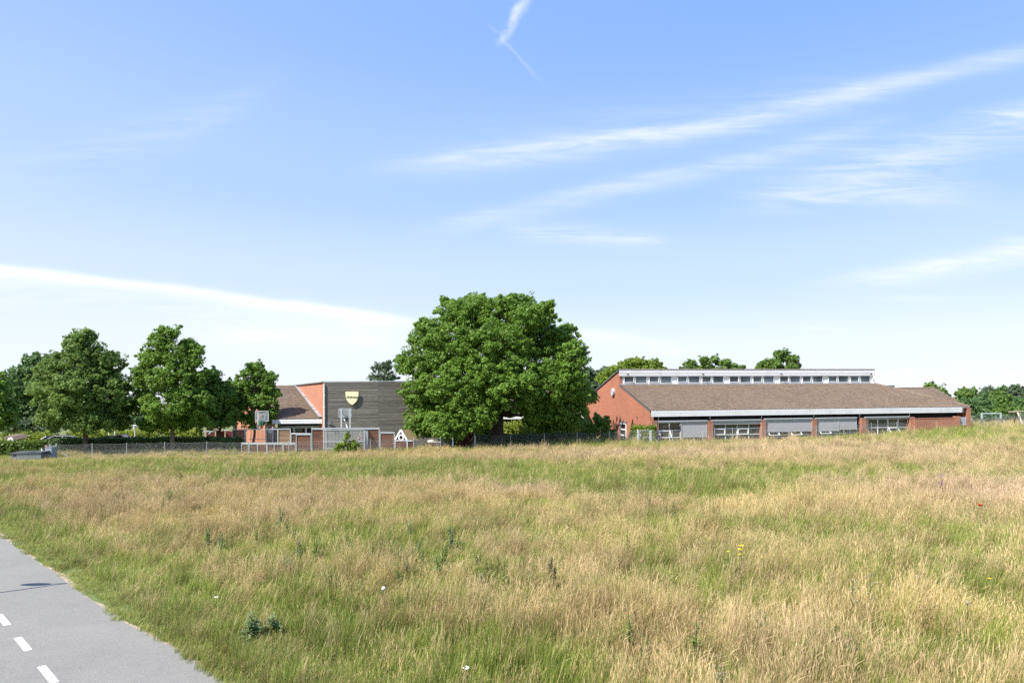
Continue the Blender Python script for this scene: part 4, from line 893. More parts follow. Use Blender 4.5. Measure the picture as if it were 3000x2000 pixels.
window(WING, 'door', (XP(801, yw), yw), (1, 0), XP(822, yw)-XP(801, yw), .0, ZP(810, 1252, yw), 1, (.45,), fr=.08, nrm=(0, -1), mat=M_bluegrey)
mb = MB(); mb.tube([W(822, 1249, yw-.15), W(936, 1247.5, yw-.15)], .09, 8); mb.build('blind_roll', M_galv, WING)
mb = MB(); mb.tube([(XP(799, YE-.1), YE-.1, -.2), (XP(799, YE-.1), YE-.1, ze-.75)], .08, 8); mb.build('downpipe', M_white, WING)
mb = MB(); mb.box((XP(941, 67.5), 67.5, 1.0), (.35, .25, 3.0)); mb.box((XP(946, 67.4), 67.4, 1.0), (.12, .2, 3.0)); mb.build('timber_post', M_woodl, WING)

HALL = thing('hall', W(1030, 1320, 67), 'tall flat-topped hall clad in dark horizontal boards with a brick side wall', 'building')
h0 = Vector((XP(951, 66.5), 66.5, 0)); h1 = Vector((XP(1109, 67.0), 67.0, 0)); h2 = Vector((XP(1335, 68.3), 68.3, 0)); ZT = ZP(1040, 1117, 66.7)
hb = Vector((j1.x, j1.y, 0)); hdir = (hb-Vector((XP(948, 66.6), 66.6, 0)))
w0 = Vector((XP(948, 66.6), 66.6, 0)); w1 = w0+hdir*1.9
mb = MB(); mb.prism([(w0.x, w0.y, -.6), (w0.x, w0.y, ZT-.06), (w1.x, w1.y, ZT-.06), (w1.x, w1.y, -.6)], (.3, .1, 0), .5); mb.build('side_wall', M_brick2, HALL)
mb = MB(); mb.bar(w0+Vector((0, 0, ZT)), w1+Vector((0, 0, ZT)), .35, .10); mb.bar(h0+Vector((-.05, .1, ZT+.0)), h1+Vector((0, .1, ZT+.0)), .35, .09); mb.bar(h1+Vector((0, .1, ZT)), h2+Vector((0, .1, ZT)), .34, .08); mb.build('roof_edge', M_galv, HALL)
mb = MB(); mb.prism([h0+Vector((0, .3, ZT-.1)), h2+Vector((0, .3, ZT-.1)), h2+Vector((0, 14, ZT-.1)), w1+Vector((0, 0, ZT-.1)), w0+Vector((.2, .1, ZT-.1))], (0, 0, -.2)); mb.build('flat_roof', M_galvd, HALL)
# lead flashing where the wing roof meets the side wall
mb = MB(); a = e1+Vector((.0, -.05, .05)); b = j1+Vector((.05, 0, .1)); n_ = 26
for i in range(n_):
    p = a.lerp(b, i/n_); q = a.lerp(b, (i+1.02)/n_); mb.bar(p+Vector((-.12, 0, .10+.015*(i % 2))), q+Vector((-.12, 0, .10+.015*(i % 2))), .42, .03)
mb.build('lead_flashing', M_lead, HALL)
def clad_mat():
    m, nt, b, out = newmat('dark_weathered_boards')
    p = pos(nt); t = E(nt, attr(nt, 'tone')); n1 = E(nt, noise(nt, p, 1.2, 6, .7, (1, 1, 9))); n2 = E(nt, noise(nt, p, .7, 3)); n3 = E(nt, noise(nt, p, 2.2, 5, .75, (.6, .6, 22)))
    c = mixc(nt, (t*.6+(n1-.5)*1.1+.2).clamp(), (.040, .036, .034), (.205, .185, .165)); c = mixc(nt, n3.smooth(.56, .74)*.75, c, (.42, .39, .33))
    c = mixc(nt, n2.smooth(.52, .8)*.25, c, (.11, .085, .045))
    nt.links.new(c, b.inputs['Base Color']); b.inputs['Roughness'].default_value = .8
    return m
M_clad = clad_mat()
M_edge_sun = plain('painted_edge_sun', (.50, .48, .38), .8, .5, 2.5, .2)  # pale strips between boards: sunlight on the board edges put into colour
for a, b, sd_ in ((h0, h1, 3), (h1, h2, 4)):
    rg = random.Random(sd_); d = (b-a); L = d.length; d.normalize(); nn = Vector((d.y, -d.x, 0)); mb = MB(); lat = MB(); z = -.4; pitch = .128
    while z < ZT-.1:
        rt = rg.random()
        s = 0.0 if rg.random() < .3 else -rg.random()*2
        while s < L:
            e = min(L, s+2.4+rg.random()*2.4); s0 = max(0, s)
            if e-s0 > .05:
                q = a+d*(s0+e)/2+nn*(.02+rg.random()*.012)+Vector((0, 0, z+.05+(rg.random()-.5)*.012)); mb.box(q, (e-s0-.012, .022, .096+rg.random()*.012), (d.x, d.y), rt*.65+rg.random()*.35)
            s = e
        lat.box(a+d*L/2+nn*.004+Vector((0, 0, z+.112)), (L, .044, .022), (d.x, d.y)); z += pitch
    mb.build('cladding', M_clad, HALL); lat.build('sunlit_edge_strips', M_edge_sun, HALL)
    wl = MB(); wl.prism([a+Vector((0, .02, -.6)), b+Vector((0, .02, -.6)), b+Vector((0, .02, ZT-.06)), a+Vector((0, .02, ZT-.06))], -nn*.15, .5); wl.build('backing_wall', M_hand, HALL)
mb = MB(); mb.tube([W(949.6, 1124, 66.35), (XP(949.6, 66.35), 66.35, -.3)], .07, 8)
for py in (1158, 1192, 1225): mb.box(W(949.6, py, 66.35), (.2, .12, .05))
mb.build('downpipe', M_white, HALL)
mb = MB(); q = Vector(W(966, 1239, 66.25)); mb.box(q, (.34, .26, .22)); mb.box(q+Vector((.05, .05, -.28)), (.16, .14, .4)); mb.build('floodlight', M_galvd, HALL)
# shield sign with the school's name
SG = thing('shield_sign', W(1032.5, 1166, 66.6), 'cream shield-shaped name sign high on the dark board cladding', 'sign')
def on_clad(px, py, off): p = Vector(W(px, py, 66.72)); return p+Vector((0, -off, 0))
out_ = [(1013.8, 1147), (1032.5, 1146.6), (1051.2, 1147), (1051.4, 1153), (1050.8, 1161), (1048.6, 1169), (1044.5, 1176), (1039, 1181.5), (1032.6, 1185.6), (1026.2, 1181.5), (1020.6, 1176), (1016.4, 1169), (1014.2, 1161), (1013.6, 1153)]
mb = MB(); mb.prism([on_clad(x, y, .14) for x, y in out_], (0, -.06, 0), .5); mb.build('board', M_cream, SG)
fcu = bpy.data.curves.new('name_text', 'FONT'); fcu.body = 'Hedevang'; fcu.align_x = 'CENTER'; fcu.align_y = 'CENTER'; fcu.size = .245; fcu.shear = .25; fcu.offset = .0065; fcu.extrude = .006; fcu.space_character = 1.12
fo = bpy.data.objects.new('lettering', fcu); COL.objects.link(fo); fo.data.materials.append(M_text); fo.parent = SG; fo.rotation_euler = (PI/2, 0, 0)
p = on_clad(1032.2, 1162.8, .22); fo.location = (0, 0, 0); bpy.context.view_layer.update()
dgx = bpy.context.evaluated_depsgraph_get(); tme = bpy.data.meshes.new_from_object(fo.evaluated_get(dgx)); bpy.data.objects.remove(fo)
fo = bpy.data.objects.new('lettering', tme); COL.objects.link(fo); fo.parent = SG; fo.rotation_euler = (PI/2, 0, 0); fo.location = p-ORG[SG]
if not tme.materials: tme.materials.append(M_text)
# ================================================================ chain-link fence
FX = [-200, 164, 605, 1080, 1325, 1500, 1690, 1870, 1970, 2058, 2390, 2702, 2848, 2988, 3120]
FYY = [54.5, 55.8, 57.3, 58.3, 61.2, 62.3, 62.8, 62.6, 62.6, 63.2, 67, 70.5, 72.5, 76, 81]
TX = [164, 269, 371, 483, 605, 700, 1080, 1240, 1325, 1393, 1500, 1594, 1690, 1785, 1868, 1970, 2058, 2145, 2390, 2552, 2702, 2775, 2848, 2918, 2988, 3080]
TY = [1302, 1300, 1298.6, 1296, 1294.6, 1295, 1288, 1283, 1279, 1277, 1275, 1272, 1269, 1264, 1261, 1262, 1264, 1255, 1249, 1240, 1234, 1231, 1226, 1221, 1216, 1210]
def fpt(px):
    Y = float(np.interp(px, FX, FYY)); py = float(np.interp(px, TX, TY)); return XP(px, Y), Y, ZP(px, py, Y)
def chain_fence(label, posts, end_braces=(), pitch=.08, wr=.0026, sag=0.02):
    x, y, z = fpt(posts[0]); root = thing('chain_link_fence', (x, y, gz(x, y)), label, 'fence', 'chain-link fence sections')
    for i, px in enumerate(posts):
        x, y, z = fpt(px); mb = MB(); r = .045 if i in end_braces else .028; lx = random.uniform(-.03, .03)
        mb.tube([(x, y, gz(x, y)-.3), (x+lx, y, z+.03)], r, 8); mb.ball((x+lx, y, z+.03), r*1.05, 8, 4); mb.build('post', M_galv, root)
    V = []; Fc = []
    def wire(p, q, r):
        p = np.array(p); q = np.array(q); d = q-p; d = d/np.linalg.norm(d); a = np.cross(d, [0, 1, .01]); a /= np.linalg.norm(a); b = np.cross(d, a); k = len(V)
        for e in (p, q):
            for t in range(3): V.append(e+(a*math.cos(t*2.1)+b*math.sin(t*2.1))*r)
        for t in range(3): Fc.append((k+t, k+(t+1) % 3, k+3+(t+1) % 3, k+3+t))
    P = [fpt(p) for p in np.linspace(posts[0], posts[-1], 60)]
    P = np.array([(p[0], p[1]-.03, p[2], gz(p[0], p[1])+.03) for p in P]); S = np.concatenate([[0], np.cumsum(np.hypot(np.diff(P[:, 0]), np.diff(P[:, 1])))])
    def at(s, f):     # f 0 bottom .. 1 top
        x = np.interp(s, S, P[:, 0]); y = np.interp(s, S, P[:, 1]); t = np.interp(s, S, P[:, 2])-.02-sag*math.sin(s*1.05)**2; b = np.interp(s, S, P[:, 3]); return (x, y, b+(t-b)*f)
    L = S[-1]; h = float(np.mean(P[:, 2]-P[:, 3])); s = -h
    while s < L:
        for sg in (1, -1):
            s0, s1 = (s, s+h) if sg > 0 else (s+h, s); f0, f1 = 0, 1
            if sg > 0:
                if s0 < 0: f0 = -s0/h; s0 = 0
                if s1 > L: f1 = (L-s)/h; s1 = L
            else:
                if s0 > L: f0 = (s0-L)/h; s0 = L
                if s1 < 0: f1 = (s+h)/h; s1 = 0
            if f1-f0 > .02:
                n = 2 if abs(s1-s0) > .5 else 1
                for q in range(n):
                    ta, tb = q/n, (q+1)/n; wire(at(s0+(s1-s0)*ta, f0+(f1-f0)*ta), at(s0+(s1-s0)*tb, f0+(f1-f0)*tb), wr)
        s += pitch
    n = 60
    for f in (1.0, .52, .03):
        for q in range(n): wire(at(L*q/n, f), at(L*(q+1)/n, f), wr*(1.5 if f == 1 else 1))
    mesh_obj('wire_mesh', np.array(V), np.array(Fc), np.full(len(Fc), .5), M_wire, root, uv=False)
    return root
fa = chain_fence('chain-link fence running left from the sports court to the grey cabinet', [164, 269, 371, 483, 605, 727], (0,))
x, y, z = fpt(164); x2, y2, z2 = fpt(205); mb = MB(); mb.tube([(x, y, z-.28), (x2, y2-.05, gz(x2, y2)+.05)], .028, 7); mb.tube([(x, y, .38), (x+.35, y, .36)], .02, 6); mb.build('brace', M_galv, fa)
chain_fence('chain-link fence passing in front of the sports court and the red playhouse', [728, 846, 965, 1085, 1213, 1290, 1325])
chain_fence('chain-link fence in the shade below the oak, ending at the small gate', [1393, 1496, 1594, 1690, 1785, 1868], (0, 5))
chain_fence('chain-link fence half hidden in tall grass along the school front windows', [1909, 1970, 2058, 2145, 2231, 2311, 2391, 2472, 2552, 2627, 2702, 2775, 2838], (0,))
chain_fence('chain-link fence at the far right in front of the football goal', [2848, 2918, 2988, 3060, 3120], (0,))
mb = MB(); x, y, z = fpt(1326); tag(mb.tube([(x, y-.1, -.2), (x+.02, y-.1, ZP(1326, 1266, y)*.5), (x-.01, y-.1, ZP(1326, 1266, y))], [.07, .065, .06], 8).build('post', M_bluegrey), 'pale painted post at the corner between the two dark sheds', 'post')
mb = MB(); x, y, z = fpt(1389); tag(mb.tube([(x, y-.1, -.2), (x+.05, y-.1, 1.1), (x-.03, y-.1, ZP(1389, 1256, y))], [.06, .055, .05], 8).build('post', M_bluegrey), 'pale slightly bent post right of the dark red shed', 'post')
# small gate by the school corner
GT_ = thing('gate', (fpt(1870)[0], fpt(1870)[1], .3), 'small galvanised wire gate between two thick posts by the school corner', 'gate')
ga, gb = fpt(1870), fpt(1906)
for q, s in ((ga, -1), (gb, 1)):
    mb = MB(); mb.tube([(q[0], q[1], -.1), (q[0], q[1], q[2]+.05)], .075, 10); mb.build('gate_post', M_galv, GT_)
    mb = MB(); mb.tube([(q[0], q[1], q[2]-.35), (q[0]+s*.95, q[1]+.02, .15)], .03, 7); mb.build('brace', M_galv, GT_)
mb = MB(); A = Vector((ga[0]+.14, ga[1], 0)); B = Vector((gb[0]-.1, gb[1], 0)); zt = ga[2]; zl = .32
for p, q in ((A+Vector((0, 0, zl)), A+Vector((0, 0, zt))), (B+Vector((0, 0, zl)), B+Vector((0, 0, zt))), (A+Vector((0, 0, zt)), B+Vector((0, 0, zt))), (A+Vector((0, 0, zl)), B+Vector((0, 0, zl))), (A+Vector((0, 0, (zt+zl)/2)), B+Vector((0, 0, (zt+zl)/2)))): mb.tube([p, q], .028, 7)
fr_ = mb.build('gate_frame', M_galv, GT_); mb = MB(); n = 18
for i in range(n):
    t = i/n; mb.bar(A.lerp(B, t)+Vector((0, 0, zl)), A.lerp(B, t)+Vector((0, 0, zt)), .006)
for i in range(12): z = zl+(zt-zl)*i/12; mb.bar(A+Vector((0, 0, z)), B+Vector((0, 0, z)), .006)
mb.build('gate_mesh', M_wire, fr_); mb = MB(); mb.box(A+Vector((.05, -.05, zt-.45)), (.12, .1, .16)); mb.build('latch', M_galv, fr_)

# ================================================================ sports court
def panel_run(root, Y, pxa, pxb, pyt, pyb, wood=True, seams=(), mat=None, gapy=()):
    za, zb = ZP(pxa, pyb, Y), ZP((pxa+pxb)/2, pyt, Y); xa, xb = XP(pxa, Y), XP(pxb, Y); za = 0.03
    mb = MB(); r = .032
    for p, q in (((xa, za-.15), (xa, zb)), ((xb, za-.15), (xb, zb)), ((xa, zb), (xb, zb)), ((xa, za+.04), (xb, za+.04))): mb.bar((p[0], Y-.03, p[1]), (q[0], Y-.03, q[1]), .055)
    for s in seams: x = XP(s, Y); mb.bar((x, Y-.06, za), (x, Y-.06, zb), .05)
    f = mb.build('panel_frame', M_galv, root)
    if wood:
        w = MB(); n = max(3, int((zb-za-.1)/.145)); h = (zb-za-.12)/n
        for i in range(n):
            zc = za+.06+(i+.5)*h; s = xa+.03
            while s < xb-.05:
                e = min(xb-.03, s+random.uniform(1.2, 2.6)); w.box(((s+e)/2, Y+.02+random.random()*.006, zc), (e-s-.008, .035, h-(.03 if random.random() < .28 else .008))); s = e
        w.build('boards', mat or M_wood, root)
    return f
YN = 59.6
CN = thing('court_barrier', W(900, 1325, YN), 'near side of the sports court, brown board panels stepping up towards the goal', 'court fence')
for a, b, pt, sm_ in ((708, 730, 1300, ()), (731, 781, 1300.5, (755,)), (783, 827, 1301, (804,)), (830, 865, 1301.5, ()), (868, 911, 1273, ()), (914, 955, 1257, ()), (1077, 1111, 1256, ()), (1114, 1155, 1268, ()), (1158, 1192, 1291, ()), (1194, 1212, 1291.5, ())): panel_run(CN, YN, a, b, pt, 1326, seams=sm_)
mb = MB(); mb.bar(W(707, 1297.5, YN), W(866, 1298, YN), .09); mb.bar(W(912, 1254.5, YN), W(1113, 1253.5, YN), .10); mb.bar(W(1113, 1265.5, YN), W(1156, 1266, YN), .07); mb.bar(W(866, 1270.5, YN), W(912, 1270.5, YN), .07); mb.bar(W(1156, 1289, YN), W(1206, 1290, YN), .08); mb.build('top_rail', M_galv, CN)
YF = 64.3
CF = thing('court_barrier', W(760, 1300, YF), 'far side of the sports court, board panels either side of the barred goal', 'court fence')
panel_run(CF, YF, 681, 718, 1257.5, 1300); panel_run(CF, YF, 815, 851, 1257, 1300, mat=M_woodl); panel_run(CF, YF, 853, 911, 1270.5, 1300); 
mb = MB(); mb.bar(W(680, 1258, YF), W(851, 1256, YF), .085); mb.build('top_rail', M_galv, CF)
mb = MB(); mb.bar(W(853, 1269, YF-.2), W(911, 1269.5, YF-.2), .13, .05); mb.build('pale_board', M_white, CF)
GF_ = thing('goal_bars', W(766, 1300, YF+.1), 'barred goal on the far side of the court in front of the pale gable', 'goal')
mb = MB(); x0, x1 = XP(719, YF), XP(814, YF)
for x in (x0, x1): mb.bar((x, YF, -.1), (x, YF, ZP(766, 1257, YF)), .10)
mb.build('goal_post', M_galv, GF_); mb = MB()
n = 24; zt = ZP(766, 1258, YF)
for i in range(1, n): x = x0+(x1-x0)*i/n; mb.bar((x, YF+.9, .05), (x, YF+.9, zt), .022)
mb.bar((x0, YF+.9, zt*.52), (x1, YF+.9, zt*.52), .035); mb.build('bars', M_galvd, GF_)
GN_ = thing('goal_cage', W(1015, 1325, YN), 'galvanised cage goal on the near side of the court behind the yellow-green shrub', 'goal')
x0, x1 = XP(956, YN), XP(1068, YN-.8); yb = YN-.85; zt = ZP(1010, 1256, YN)
for x in (x0, x1):
    mb = MB(); mb.bar((x, yb, -.1), (x, yb, zt-.05), .075); mb.bar((x, yb, zt*.5), (x+(.18 if x == x1 else 0), YN, zt*.5), .05); mb.bar((x, yb, zt-.06), (x+.1, YN, zt-.02), .06); mb.build('goal_post', M_galv, GN_)
mb = MB(); n = 29
for i in range(1, n): x = x0+(x1-x0)*i/n; mb.bar((x, yb, .04), (x, yb, zt-.04), .026)
for i in range(10): z = zt*.50+(zt*.5)*i/10; mb.bar((x0, yb-.02, z), (x1, yb-.02, z), .020)
mb.build('bars', M_galv, GN_); mb = MB()
for k, w in ((.5, .06), (.24, .045), (.02, .05), (.985, .06)): mb.bar((x0, yb-.035, zt*k), (x1, yb-.035, zt*k), w)
mb.build('rails', M_galv, GN_); mb = MB()
for i in range(9): t = i/8; mb.bar((x1+.02+.1*t, yb+t*.85, .05), (x1+.02+.12*t, yb+t*.85, zt-.03), .03)
for i in range(12): z = zt*(i+1)/13; mb.bar((x1+.02, yb, z), (x1+.15, YN, z), .02)
mb.build('side_bars', M_galv, GN_)
def hoop(label, Y, pxl, pxr, pyt, pyb, posts, face, pybase):
    root = thing('basketball_hoop', W((pxl+pxr)/2, pybase, Y), label, 'basketball hoop', 'basketball hoops above the court goals')
    zt, zb = ZP(pxl, pyt, Y), ZP(pxl, pyb, Y); xa, xb = XP(pxl, Y), XP(pxr, Y); xc = (xa+xb)/2
    for px, p1, m_ in posts: mb = MB(); x = XP(px, Y); mb.bar((x, Y, ZP(px, p1, Y)), (x, Y, zt+.0), .12, .12); mb.build('post', m_, root)
    mb = MB(); yb_ = Y+face*.35; mb.box((xc, yb_, (zt+zb)/2), (xb-xa, .03, zt-zb)); bd = mb.build('backboard', M_board, root)
    mb = MB()
    for p, q in (((xa, zb), (xb, zb)), ((xa, zt), (xb, zt)), ((xa, zb), (xa, zt)), ((xb, zb), (xb, zt))): mb.bar((p[0], yb_-.01, p[1]), (q[0], yb_-.01, q[1]), .06)
    for p, q in (((-.30, .15), (.30, .15)), ((-.30, .60), (.30, .60)), ((-.30, .15), (-.30, .60)), ((.30, .15), (.30, .60))): mb.bar((xc+p[0], yb_+face*.02, zb+p[1]), (xc+q[0], yb_+face*.02, zb+q[1]), .055)
    for s in (-.38, .38): mb.bar((xc+s, Y, zt-.1), (xc+s, yb_, zt-.1), .05); mb.bar((xc+s, Y, zb+.1), (xc+s, yb_, zb+.1), .05)
    mb.build('board_frame', M_galv, bd)
    yr = yb_+face*.30; rim = []; n = 18; zr = zb+.02
    mb = MB(); mb.tube([(xc+.23*math.cos(2*PI*i/n), yr+.23*math.sin(2*PI*i/n), zr) for i in range(n+1)], .014, 6, caps=False); mb.bar((xc, yb_, zr), (xc, yr-face*.22, zr), .05); rm = mb.build('rim', M_galvd, root)
    mb = MB()
    for i in range(n):
        for dd in (1, -1):
            a = [(xc+(.23-.09*t)*math.cos(2*PI*(i+dd*t*2.2)/n), yr+(.23-.09*t)*math.sin(2*PI*(i+dd*t*2.2)/n), zr-.42*t) for t in (0, .35, .7, 1)]
            for p, q in zip(a[:-1], a[1:]): mb.bar(p, q, .018)
    mb.build('net', M_green_net if face < 0 else M_galvd, rm)
    return root
hoop('basketball hoop with green net facing the camera before the small upright tree', YF, 753, 790.5, 1204, 1233, ((756, 1257, M_galv), (779, 1300, M_galvd)), -1, 1300)
h2_ = hoop('basketball hoop seen from behind in front of the dark cladding', YN, 990.5, 1026.5, 1197, 1221, ((1000.5, 1256, M_galv), (1026, 1256, M_galv)), 1, 1256)
mb = MB(); mb.bar(W(1008, 1226, YN+.4), W(1019, 1257, YN), .07); mb.build('strut', M_white, h2_)
# white notice on a post by the wing door
NB = thing('notice_sign', W(792, 1262, 66.0), 'white notice with a small dark figure beside the school wing door', 'sign')
mb = MB(); mb.box(W(792, 1261, 66.0), (.36, .02, .42)); mb.build('plate', M_white, NB); mb = MB(); c = Vector(W(792, 1260.5, 65.985)); mb.ball(c+Vector((0, 0, .1)), (.035, .01, .035), 8, 5); mb.prism([c+Vector((-.03, 0, .06)), c+Vector((.04, 0, .06)), c+Vector((.02, 0, -.12)), c+Vector((-.02, 0, -.12))], (0, .008, 0)); mb.build('pictogram', M_text, NB)
mb = MB(); mb.bar(W(792, 1265, 66.03), (XP(792, 66.03), 66.03, -.2), .05); mb.build('post', M_galv, NB)

# ================================================================ playhouse, counter, sheds
PH = thing('playhouse', W(1180, 1325, 62), 'small red playhouse with white bargeboards, round window and mossy corrugated roof', 'playhouse')
a = Vector(W(1176, 1260.5, 62)); fd = Vector((.94, -.34, 0)).normalized(); rd = Vector((.62, .78, 0)).normalized(); hw = .56; zev = ZP(1176, 1287, 62); Lr = 1.15
L_ = a-fd*hw; L_.z = zev; R_ = a+fd*hw; R_.z = zev
mb = MB(); mb.prism([L_, a-Vector((0, 0, .02)), R_, Vector((R_.x, R_.y, -.1)), Vector((L_.x, L_.y, -.1))], rd*Lr, .5); bd = mb.build('wall', M_red, PH)
nf = Vector((fd.y, -fd.x, 0))*1.0
if nf.y > 0: nf = -nf
mb = MB(); o2 = nf*.10
for s, e in ((a+Vector((0, 0, .07)), L_-fd*.12+Vector((0, 0, -.12))), (a+Vector((0, 0, .07)), R_+fd*.12+Vector((0, 0, -.12)))): mb.bar(s+o2, e+o2, .05, .16, up=(0, 0, 1))
mb.build('bargeboard', M_white, PH)
mb = MB()
for s, sg in ((L_-fd*.14+Vector((0, 0, -.13)), -1), (R_+fd*.14+Vector((0, 0, -.13)), 1)):
    tp = a+Vector((0, 0, .05)); n = 16
    for i in range(n):
        p = o2*.6+rd*(Lr+.2)*(i/n); q = o2*.6+rd*(Lr+.2)*((i+.5)/n); r = o2*.6+rd*(Lr+.2)*((i+1)/n); up = Vector((0, 0, .035))
        mb.face([tp+p, tp+q+up, s+q+up, s+p], .4); mb.face([tp+q+up, tp+r, s+r, s+q+up], .6)
mb.build('roof', plain('mossy_sheet_roof', (.26, .20, .10), .9, .3, 3, .25, dirt=((.16, .15, .05), 2, .6)), PH)
c = (L_+R_)/2+Vector((0, 0, .20))+nf*.03; mb = MB(); mb.tube([c, c+nf*.05], .29, 20); rw = mb.build('round_window', M_white, PH); mb = MB(); mb.tube([c+nf*.045, c+nf*.062], .17, 18); mb.build('pane', M_hand, rw)
mb = MB(); q = R_+rd*Lr*.0; 
for s in (L_, R_, R_+rd*Lr): mb.bar(Vector((s.x, s.y, -.05))+nf*.04, Vector((s.x, s.y, zev-.05))+nf*.04, .10)
mb.build('corner_board', M_white, PH)
BC = thing('brick_counter', W(1273, 1326, 61.3), 'little brick counter topped by a pale slab at the foot of the oak crown', 'counter')
xa, xb = XP(1257, 61.3), XP(1289, 61.3); mb = MB(); mb.box(((xa+xb)/2-.22, 61.6, .36), (.5, .6, .82), tone=.5); mb.build('base', M_brick, BC); mb = MB(); mb.box(((xa+xb)/2+.25, 61.62, .34), (.5, .5, .74)); mb.build('dark_side', M_galvd, BC)
mb = MB(); mb.box(((xa+xb)/2, 61.5, .80), (xb-xa+.1, .8, .07)); mb.build('slab', M_conc, BC)
mb = MB(); mb.ball(((xa+xb)/2-.34, 61.5, .835), (.36, .3, .17), 16, 8); tag(mb.build('cloth_cover', plain('pale_cloth', (.5, .48, .42), .9, .15, 6, .05), smooth=True), 'pale domed cover lying on the brick counter', 'cover')
SA = thing('shed', (XP(1304, 63), 63, 0), 'dark stained shed with a pale blue-framed window under the left of the oak', 'shed')
xa, xb = XP(1282, 63), XP(1325, 63)
mb = MB(); zz = -.05
while zz < 2.35: mb.box(((xa+xb)/2, 63.9, zz+.07), (xb-xa, 1.8+random.random()*.02, .13)); zz += .14
mb.build('wall', M_purple, SA); mb = MB(); mb.prism([(xa-.15, 62.8, 2.38), (xb+.12, 62.8, 2.38), (xb+.12, 65.1, 2.75), (xa-.15, 65.1, 2.75)], (0, 0, .08)); mb.build('roof', M_galvd, SA)
window(SA, 'window', (XP(1297, 62.95), 62.95), (1, 0), XP(1310, 62.95)-XP(1297, 62.95), ZP(1303, 1293, 63), ZP(1303, 1270, 63), 1, (.5,), fr=.05, mat=M_bluegrey, nrm=(0, -1))
mb = MB(); 
for px in (1298, 1310.5): mb.bar((XP(px, 62.93), 62.93, 0), (XP(px, 62.93), 62.93, ZP(1303, 1293, 63)), .05)
mb.build('window_leg', M_bluegrey, SA)
mb = MB(); n = 16; c = Vector(W(1281.3, 1288, 62.6)); pts = [c+Vector((.10*math.cos(2*PI*i/n)*(1 if abs(math.cos(2*PI*i/n)) < .9 else .95), 0, .28*math.sin(2*PI*i/n))) for i in range(n)]; mb.prism(pts, (0, .04, 0)); tag(mb.build('rounded_board', plain('pinkish_board', (.55, .33, .27), .6, .1, 5, .05)), 'upright pinkish rounded board leaning by the dark stained shed', 'board')
SBx = thing('shed', (XP(1358, 63.6), 63.6, 0), 'dark red shed in deep shade between the two pale posts', 'shed')
xa, xb = XP(1328, 63.6), XP(1391, 63.6); mb = MB(); zz = -.05
while zz < 2.5: mb.box(((xa+xb)/2, 64.8, zz+.07), (xb-xa, 2.4+random.random()*.02, .135)); zz += .14
mb.build('wall', M_dred, SBx); mb = MB(); mb.prism([(xa-.15, 63.3, 2.55), (xb+.15, 63.3, 2.55), (xb+.15, 66.3, 2.9), (xa-.15, 66.3, 2.9)], (0, 0, .08)); mb.build('roof', M_galvd, SBx)

# ================================================================ left edge: bin, cabinet, clock hut, cars, lamps, shelter
YB = 54.2
CB = thing('mesh_container', W(75, 1350, YB), 'low grey mesh-sided container with a dark lid at the left edge', 'container')
xa, xb = XP(31, YB), XP(119, YB); zt = ZP(75, 1326, YB)
mb = MB(); mb.box(((xa+xb)/2, YB+.65, zt/2-.05), (xb-xa, 1.3, zt-.05)); mb.build('body', M_gbin, CB)
mb = MB(); n = 34
for i in range(n+1): x = xa+(xb-xa)*i/n; mb.bar((x, YB-.01, .02), (x, YB-.01, zt-.08), .012)
for i in range(9): z = .05+(zt-.15)*i/8; mb.bar((xa, YB-.015, z), (xb, YB-.015, z), .012)
mb.build('side_mesh', M_galv, CB)
mb = MB(); mb.prism([(xa-.08, YB-.08, zt-.09), (xb+.08, YB-.08, zt-.04), (xb+.08, YB+1.35, zt+.05), (xa-.08, YB+1.35, zt+.0)], (0, 0, .07)); lid = mb.build('lid', plain('dark_lid', (.07, .08, .09), .7, .2, 4, .1), CB)
mb = MB(); mb.ball(((xa+xb)/2+.1, YB+.4, zt+.04), (.55, .35, .10), 12, 5); mb.build('lid_cover', MATS['dark_lid'], lid); mb = MB(); mb.box((xa+.3, YB-.03, zt-.2), (.2, .04, .1)); mb.build('latch', M_hand, CB)
GC = thing('utility_cabinet', W(142, 1345, 55.3), 'grey metal utility cabinet at the left end of the chain-link fence', 'cabinet')
xa, xb = XP(129.5, 55.3), XP(154.5, 55.3); zt = ZP(142, 1309.5, 55.3); mb = MB(); mb.box((xa+.24, 55.6, zt/2), (.45, .5, zt)); mb.build('side_box', M_grey, GC); mb = MB(); mb.box((xb-.26, 55.45, zt/2), (.50, .6, zt+.03)); mb.box((xb-.26, 55.45, zt+.02), (.54, .66, .03)); dr = mb.build('door_box', plain('blue_grey_metal', (.27, .31, .38), .5, .06, 3, .04), GC)
mb = MB(); mb.box((xb-.08, 55.13, zt*.55), (.03, .03, .14)); mb.build('handle', M_hand, dr)
for i, (px, py, tilt_, m_, lab) in enumerate(((146, 1301, 0, M_galv, 'thin grey pipe standing up behind the utility cabinet'), (158, 1306, .05, M_log, 'dark weathered timber post between cabinet and fence end'), (128, 1313, -.18, M_white, 'short white post leaning left of the utility cabinet'), (135, 1303, 0, M_woodl, 'brown timber board standing behind the utility cabinet'))):
    Y = 56.2 if i != 2 else 55.2; z = ZP(px, py, Y); mb = MB(); x = XP(px, Y); mb.bar((x, Y, -.1), (x+tilt_, Y, z), .07 if i in (0, 2) else .22, .07 if i != 3 else .04); tag(mb.build('post', m_), lab, 'post')
HUT = thing('clock_hut', W(33, 1300, 62.5), 'small hut with red-brown roof and a pale round clock face above the left hedge', 'hut')
Y = 62.5; mb = MB(); tp = Vector(W(33, 1275, Y)); l = Vector(W(9, 1281, Y)); r = Vector(W(50, 1287, Y))
